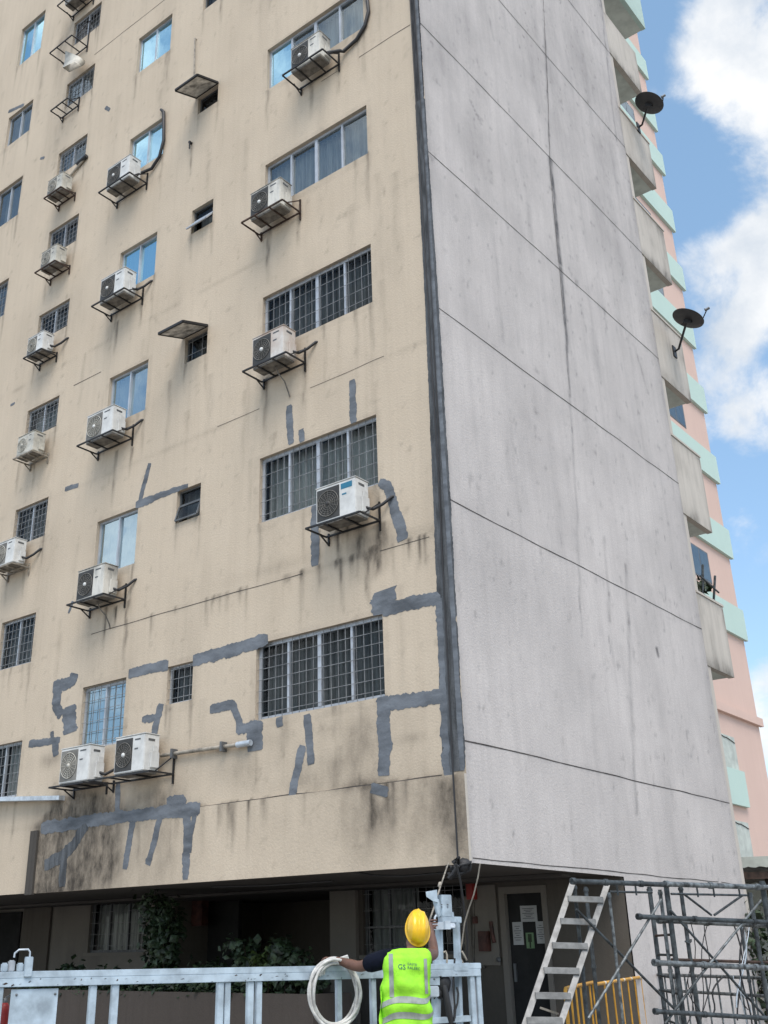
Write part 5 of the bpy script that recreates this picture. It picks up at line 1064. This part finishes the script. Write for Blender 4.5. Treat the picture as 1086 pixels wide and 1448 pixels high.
# ------------------------------------------------------------------ scaffold
F2 = Vector((f_.x, f_.y, 0)).normalized(); R2 = Vector((F2.y, -F2.x, 0)); se = (F2 * math.cos(R(62)) + R2 * math.sin(R(62))).normalized(); sn = Vector((se.y, -se.x, 0)); sn = sn if sn.dot(F2) > 0 else -sn      # sn away from the camera
so = D(941, 1248, 11.5)
def SP(x, y, back=0.0):
    o_ = so + sn * back; d = ray(x, y); t_ = (Vector((o_.x, o_.y, 0)).dot(sn)) / d.dot(sn); return Vector((d.x * t_, d.y * t_, d.z * t_ + ZC))
T2 = thing('scaffold', 'rusty dark tube scaffold with cross braces at the foot of the grey wall', 'scaffold', Vector((so.x, so.y, 0)))
def spost(x, y, back, r, mat='scaf'):
    p_ = SP(x, y, back); b = MB(); b.tube([(p_.x, p_.y, 0), (p_.x, p_.y, p_.z)], r, 10); b.tube([(p_.x, p_.y, 0), (p_.x, p_.y, .02)], r * 2.2, 10)
    for z in (p_.z - .02, p_.z * .62): b.tube([(p_.x, p_.y, z - .03), (p_.x, p_.y, z)], r * 1.35, 10)
    return obj('post', b, M[mat], T2)
BK_ = .95
for x, y, bk, r, mt_ in ((941, 1246, 0, .028, 'scaf'), (933, 1258, .12, .020, 'scaf_l'), (918, 1254, BK_, .026, 'scaf'), (962, 1253, BK_, .024, 'scaf'), (1060, 1262, BK_, .026, 'scaf'), (1077, 1246, 0, .030, 'scaf'), (1046, 1300, BK_ + .3, .018, 'scaf'), (812, 1250, .35, .020, 'scaf'), (828, 1254, BK_, .022, 'scaf'), (861, 1262, 0, .016, 'scaf_l')): spost(x, y, bk, r, mt_)
def spole(name, x0, y0, x1, y1, r, b0=0.0, b1=None, mat='scaf', ext=0):
    a, b_ = SP(x0, y0, b0), SP(x1, y1, b0 if b1 is None else b1); d = (b_ - a); b_ = b_ + d * ext; b = MB(); b.tube([a, a.lerp(b_, .5), b_], r, 10)
    if r > .018:
        for s in (.0, .33, .7): c = a.lerp(b_, s); b.tube([c, c + d.normalized() * .05], r * 1.3, 8)
    return obj(name, b, M[mat], T2)
spole('ledger', 808, 1246, 943, 1251, .026, -.07); spole('ledger', 940, 1250, 1086, 1255, .028, -.065, mat='scaf_l', ext=.25); spole('guard_tube', 862, 1261, 922, 1262, .012, .1); spole('guard_tube', 949, 1264, 1056, 1266, .013, BK_ - .05)
spole('ledger', 901, 1296, 1086, 1304, .025, -.065, mat='scaf', ext=.25); spole('ledger', 930, 1301.5, 1086, 1309, .026, .08, mat='scaf_l', ext=.25)
spole('ledger', 924, 1361, 1086, 1369, .028, -.07, mat='scaf_l', ext=.25); spole('ledger', 950, 1357, 1086, 1361, .018, BK_, mat='rust', ext=.25)
spole('ledger', 925, 1430, 1086, 1440, .024, -.07, mat='scaf', ext=.25)
for x in (872, 898, 985, 1008, 1044): b = MB(); a = SP(x, 1252 if x > 940 else 1249, 0); b.tube([a, a - Vector((0, 0, .12))], .010, 6); obj('spacer', b, M['scaf'], T2)
for x0, y0, x1, y1, b0, b1, mt_ in ((935, 1272, 832, 1440, -.05, -.05, 'scaf_l'), (815, 1286, 956, 1429, .05, .05, 'scaf'), (947, 1286, 1090, 1447, -.05, -.05, 'scaf'), (1076, 1273, 993, 1376, -.06, -.06, 'scaf_l'), (993, 1376, 940, 1448, -.06, -.06, 'scaf'), (968, 1265, 1006, 1294, BK_, BK_, 'scaf'), (1050, 1266, 1010, 1294, BK_, BK_, 'scaf')): spole('brace', x0, y0, x1, y1, .014, b0, b1, mt_)
for z in (.35, .75, 1.05, 1.2, 1.42, 1.62): a, c = SP(918, 1254, BK_), SP(941, 1246, 0); b = MB(); b.tube([(a.x, a.y, z), (c.x, c.y, z)], .013, 8); obj('rung', b, M['rust' if z > 1.5 else 'scaf'], T2)
b = MB(); b.tube([SP(969, 1331, BK_ - .03), SP(974, 1334, BK_ - .03), SP(977, 1331, BK_ - .03), SP(977, 1328, BK_ - .03)], .012, 6); obj('hook', b, M['scaf'], T2)
# loose wires hanging in the scaffold
t = thing('hanging_wires', 'loose thin wires dangling inside the scaffold', 'wire', SP(1010, 1448, .4)); rw = random.Random(6)
for k in range(12):
    x = rw.uniform(968, 1070); y0 = rw.choice((1306, 1364, 1380)); b = MB(); x1 = x + rw.uniform(-26, 26); bk = rw.uniform(.2, 1.1); pts = []
    for i in range(9): s = i / 8; pts.append(SP(x + (x1 - x) * s + 7 * math.sin(s * 5 + k), y0 + (rw.uniform(1410, 1470) - y0) * s if i in (0,) else y0 + (1425 + 3 * k - y0) * s, bk))
    b.tube(pts, .006 if k % 3 else .010, 5); obj('wire', b, M['cable' if k % 4 else 'galv'], t)

# ------------------------------------------------------------------ crowd barriers
def barrier(xa, ya, xb, yb, z_top, label, mat, bars, rail_r=.02, bow=True, flash=False, low=.12, mid=None, cat='barrier', group='steel barriers by the scaffold'):
    def tip(x, y): d = ray(x, y); t_ = (z_top - ZC) / d.z; return d * t_ + Vector((0, 0, ZC))
    a, b_ = tip(xa, ya), tip(xb, yb); t = thing('crowd_barrier', label, cat, (a.x, a.y, 0), group); dd = (b_ - a); dd.normalize(); dn = Vector((0, 0, 1))
    m_ = MB(); m_.tube([a - dn * .12, a - dn * .02 + dd * .01, a + dd * .05, b_ - dd * .05, b_ - dn * .02 - dd * .01, b_ - dn * .12], rail_r, 8); m_.tube([a - dn * .12, a - dn * (z_top)], rail_r, 8); m_.tube([b_ - dn * .12, b_ - dn * (z_top)], rail_r, 8); m_.tube([a - dn * (z_top - low), b_ - dn * (z_top - low)], rail_r * .9, 8)
    if mid: m_.tube([a - dn * mid, b_ - dn * mid], rail_r * .9, 8)
    obj('frame', m_, M[mat], t)
    L_ = (b_ - a).length
    for k in range(bars):
        s = (k + 1) / (bars + 1); p0 = a.lerp(b_, s); off = (.05 if k % 3 == 1 else .015) * (1 if bow else 0); m_ = MB(); m_.tube([p0, p0 - dn * .35 + dd * off * .3, p0 - dn * .6 + dd * off, p0 - dn * .8 + dd * off * 1.4, p0 - dn * (z_top - low)], rail_r * .55, 6); obj('bar', m_, M[mat], t)
    if flash:
        m_ = MB()
        for s in (.12, .3, .42, .55, .72): c = a.lerp(b_, s); m_.tube([c, c + dd * .07], rail_r * 1.08, 8)
        obj('white_band', m_, M['white_flash'], t)
    for q in (a, b_): m_ = MB(); sd_ = dd.cross(dn); m_.bar(Vector((q.x, q.y, .03)) - sd_ * .25, Vector((q.x, q.y, .03)) + sd_ * .25, .04); obj('foot', m_, M[mat], t)
barrier(799, 1398, 839, 1389, 1.12, 'yellow crowd barrier behind the foot of the step ladder', 'yellow', 5, flash=False)
barrier(842, 1392, 922, 1379, 1.12, 'yellow crowd barrier with white bands on its rail between ladder and scaffold', 'yellow', 7, flash=True)
barrier(926, 1378, 1082, 1383, 1.14, 'grey steel barrier standing behind the scaffold against the grey wall', 'scaf_l', 9, .022, bow=False, mid=.2)
t = thing('batten', 'paint streaked wooden batten poking out behind the ladder foot', 'batten', D(775, 1430, 10.9)); b = MB(); b.bar(D(764, 1425, 10.9), D(790, 1434, 10.9), .03, .02); obj('shaft', b, M['pipe'], t); b = MB(); b.bar(D(790, 1434, 10.9), D(797, 1436, 10.9), .05, .03); obj('head', b, M['brownred'], t)

# ------------------------------------------------------------------ tin roofed lean-to behind the grey wall
q0 = D(1036, 1229, 19.5); qx = (D(1140, 1226, 19.0) - D(1036, 1229, 19.5)); qx.z = 0; ql = qx.length; qx.normalize(); qb = Vector((F2.x, F2.y, 0)) - qx * F2.dot(qx); qb.normalize()
t = thing('tin_shed', 'low shed with a rusty corrugated roof behind the corner of the grey wall', 'shed', (q0.x, q0.y, 0))
m_ = MB(); n = 60; vs = []
for i in range(n + 1):
    x = -.6 + (ql + 2.5) * i / n; w_ = .012 * math.sin(i * 1.9)
    vs += [q0 + qx * x + Vector((0, 0, .02 + w_)), q0 + qx * x + qb * 3.2 + Vector((0, 0, -.12 + w_))]
m_.add(vs, [(2 * i, 2 * i + 2, 2 * i + 3, 2 * i + 1) for i in range(n)], True); obj('roof', m_, M['zinc'], t)
m_ = MB(); m_.bar(q0 - qx * .6 + qb * .06 - Vector((0, 0, .12)), q0 + qx * (ql + 1.9) + qb * .06 - Vector((0, 0, .12)), .05, .12); obj('fascia', m_, M['rust'], t)
m_ = MB(); c = q0 + qb * 3.0 + qx * (ql / 2 + .6); m_.obox(Vector((c.x, c.y, q0.z / 2 + .2)), qx, qb, (0, 0, 1), ql / 2 + 1.3, .05, q0.z / 2 + .2); obj('rear_wall', m_, M['pale_green'], t)
for s in (.55, 1.4): m_ = MB(); c = q0 + qx * s + qb * .2; m_.bar((c.x, c.y, 0), (c.x, c.y, q0.z - .1), .07); obj('post', m_, M['rust'], t)
c = D(1046, 1290, 18.5)
shrub(Vector((c.x, c.y, 0)), .5, .4, 2.3, 500, .16, 'dark weedy bush behind the scaffold at the end of the grey wall', 31, 'weed_bush', stems=9)
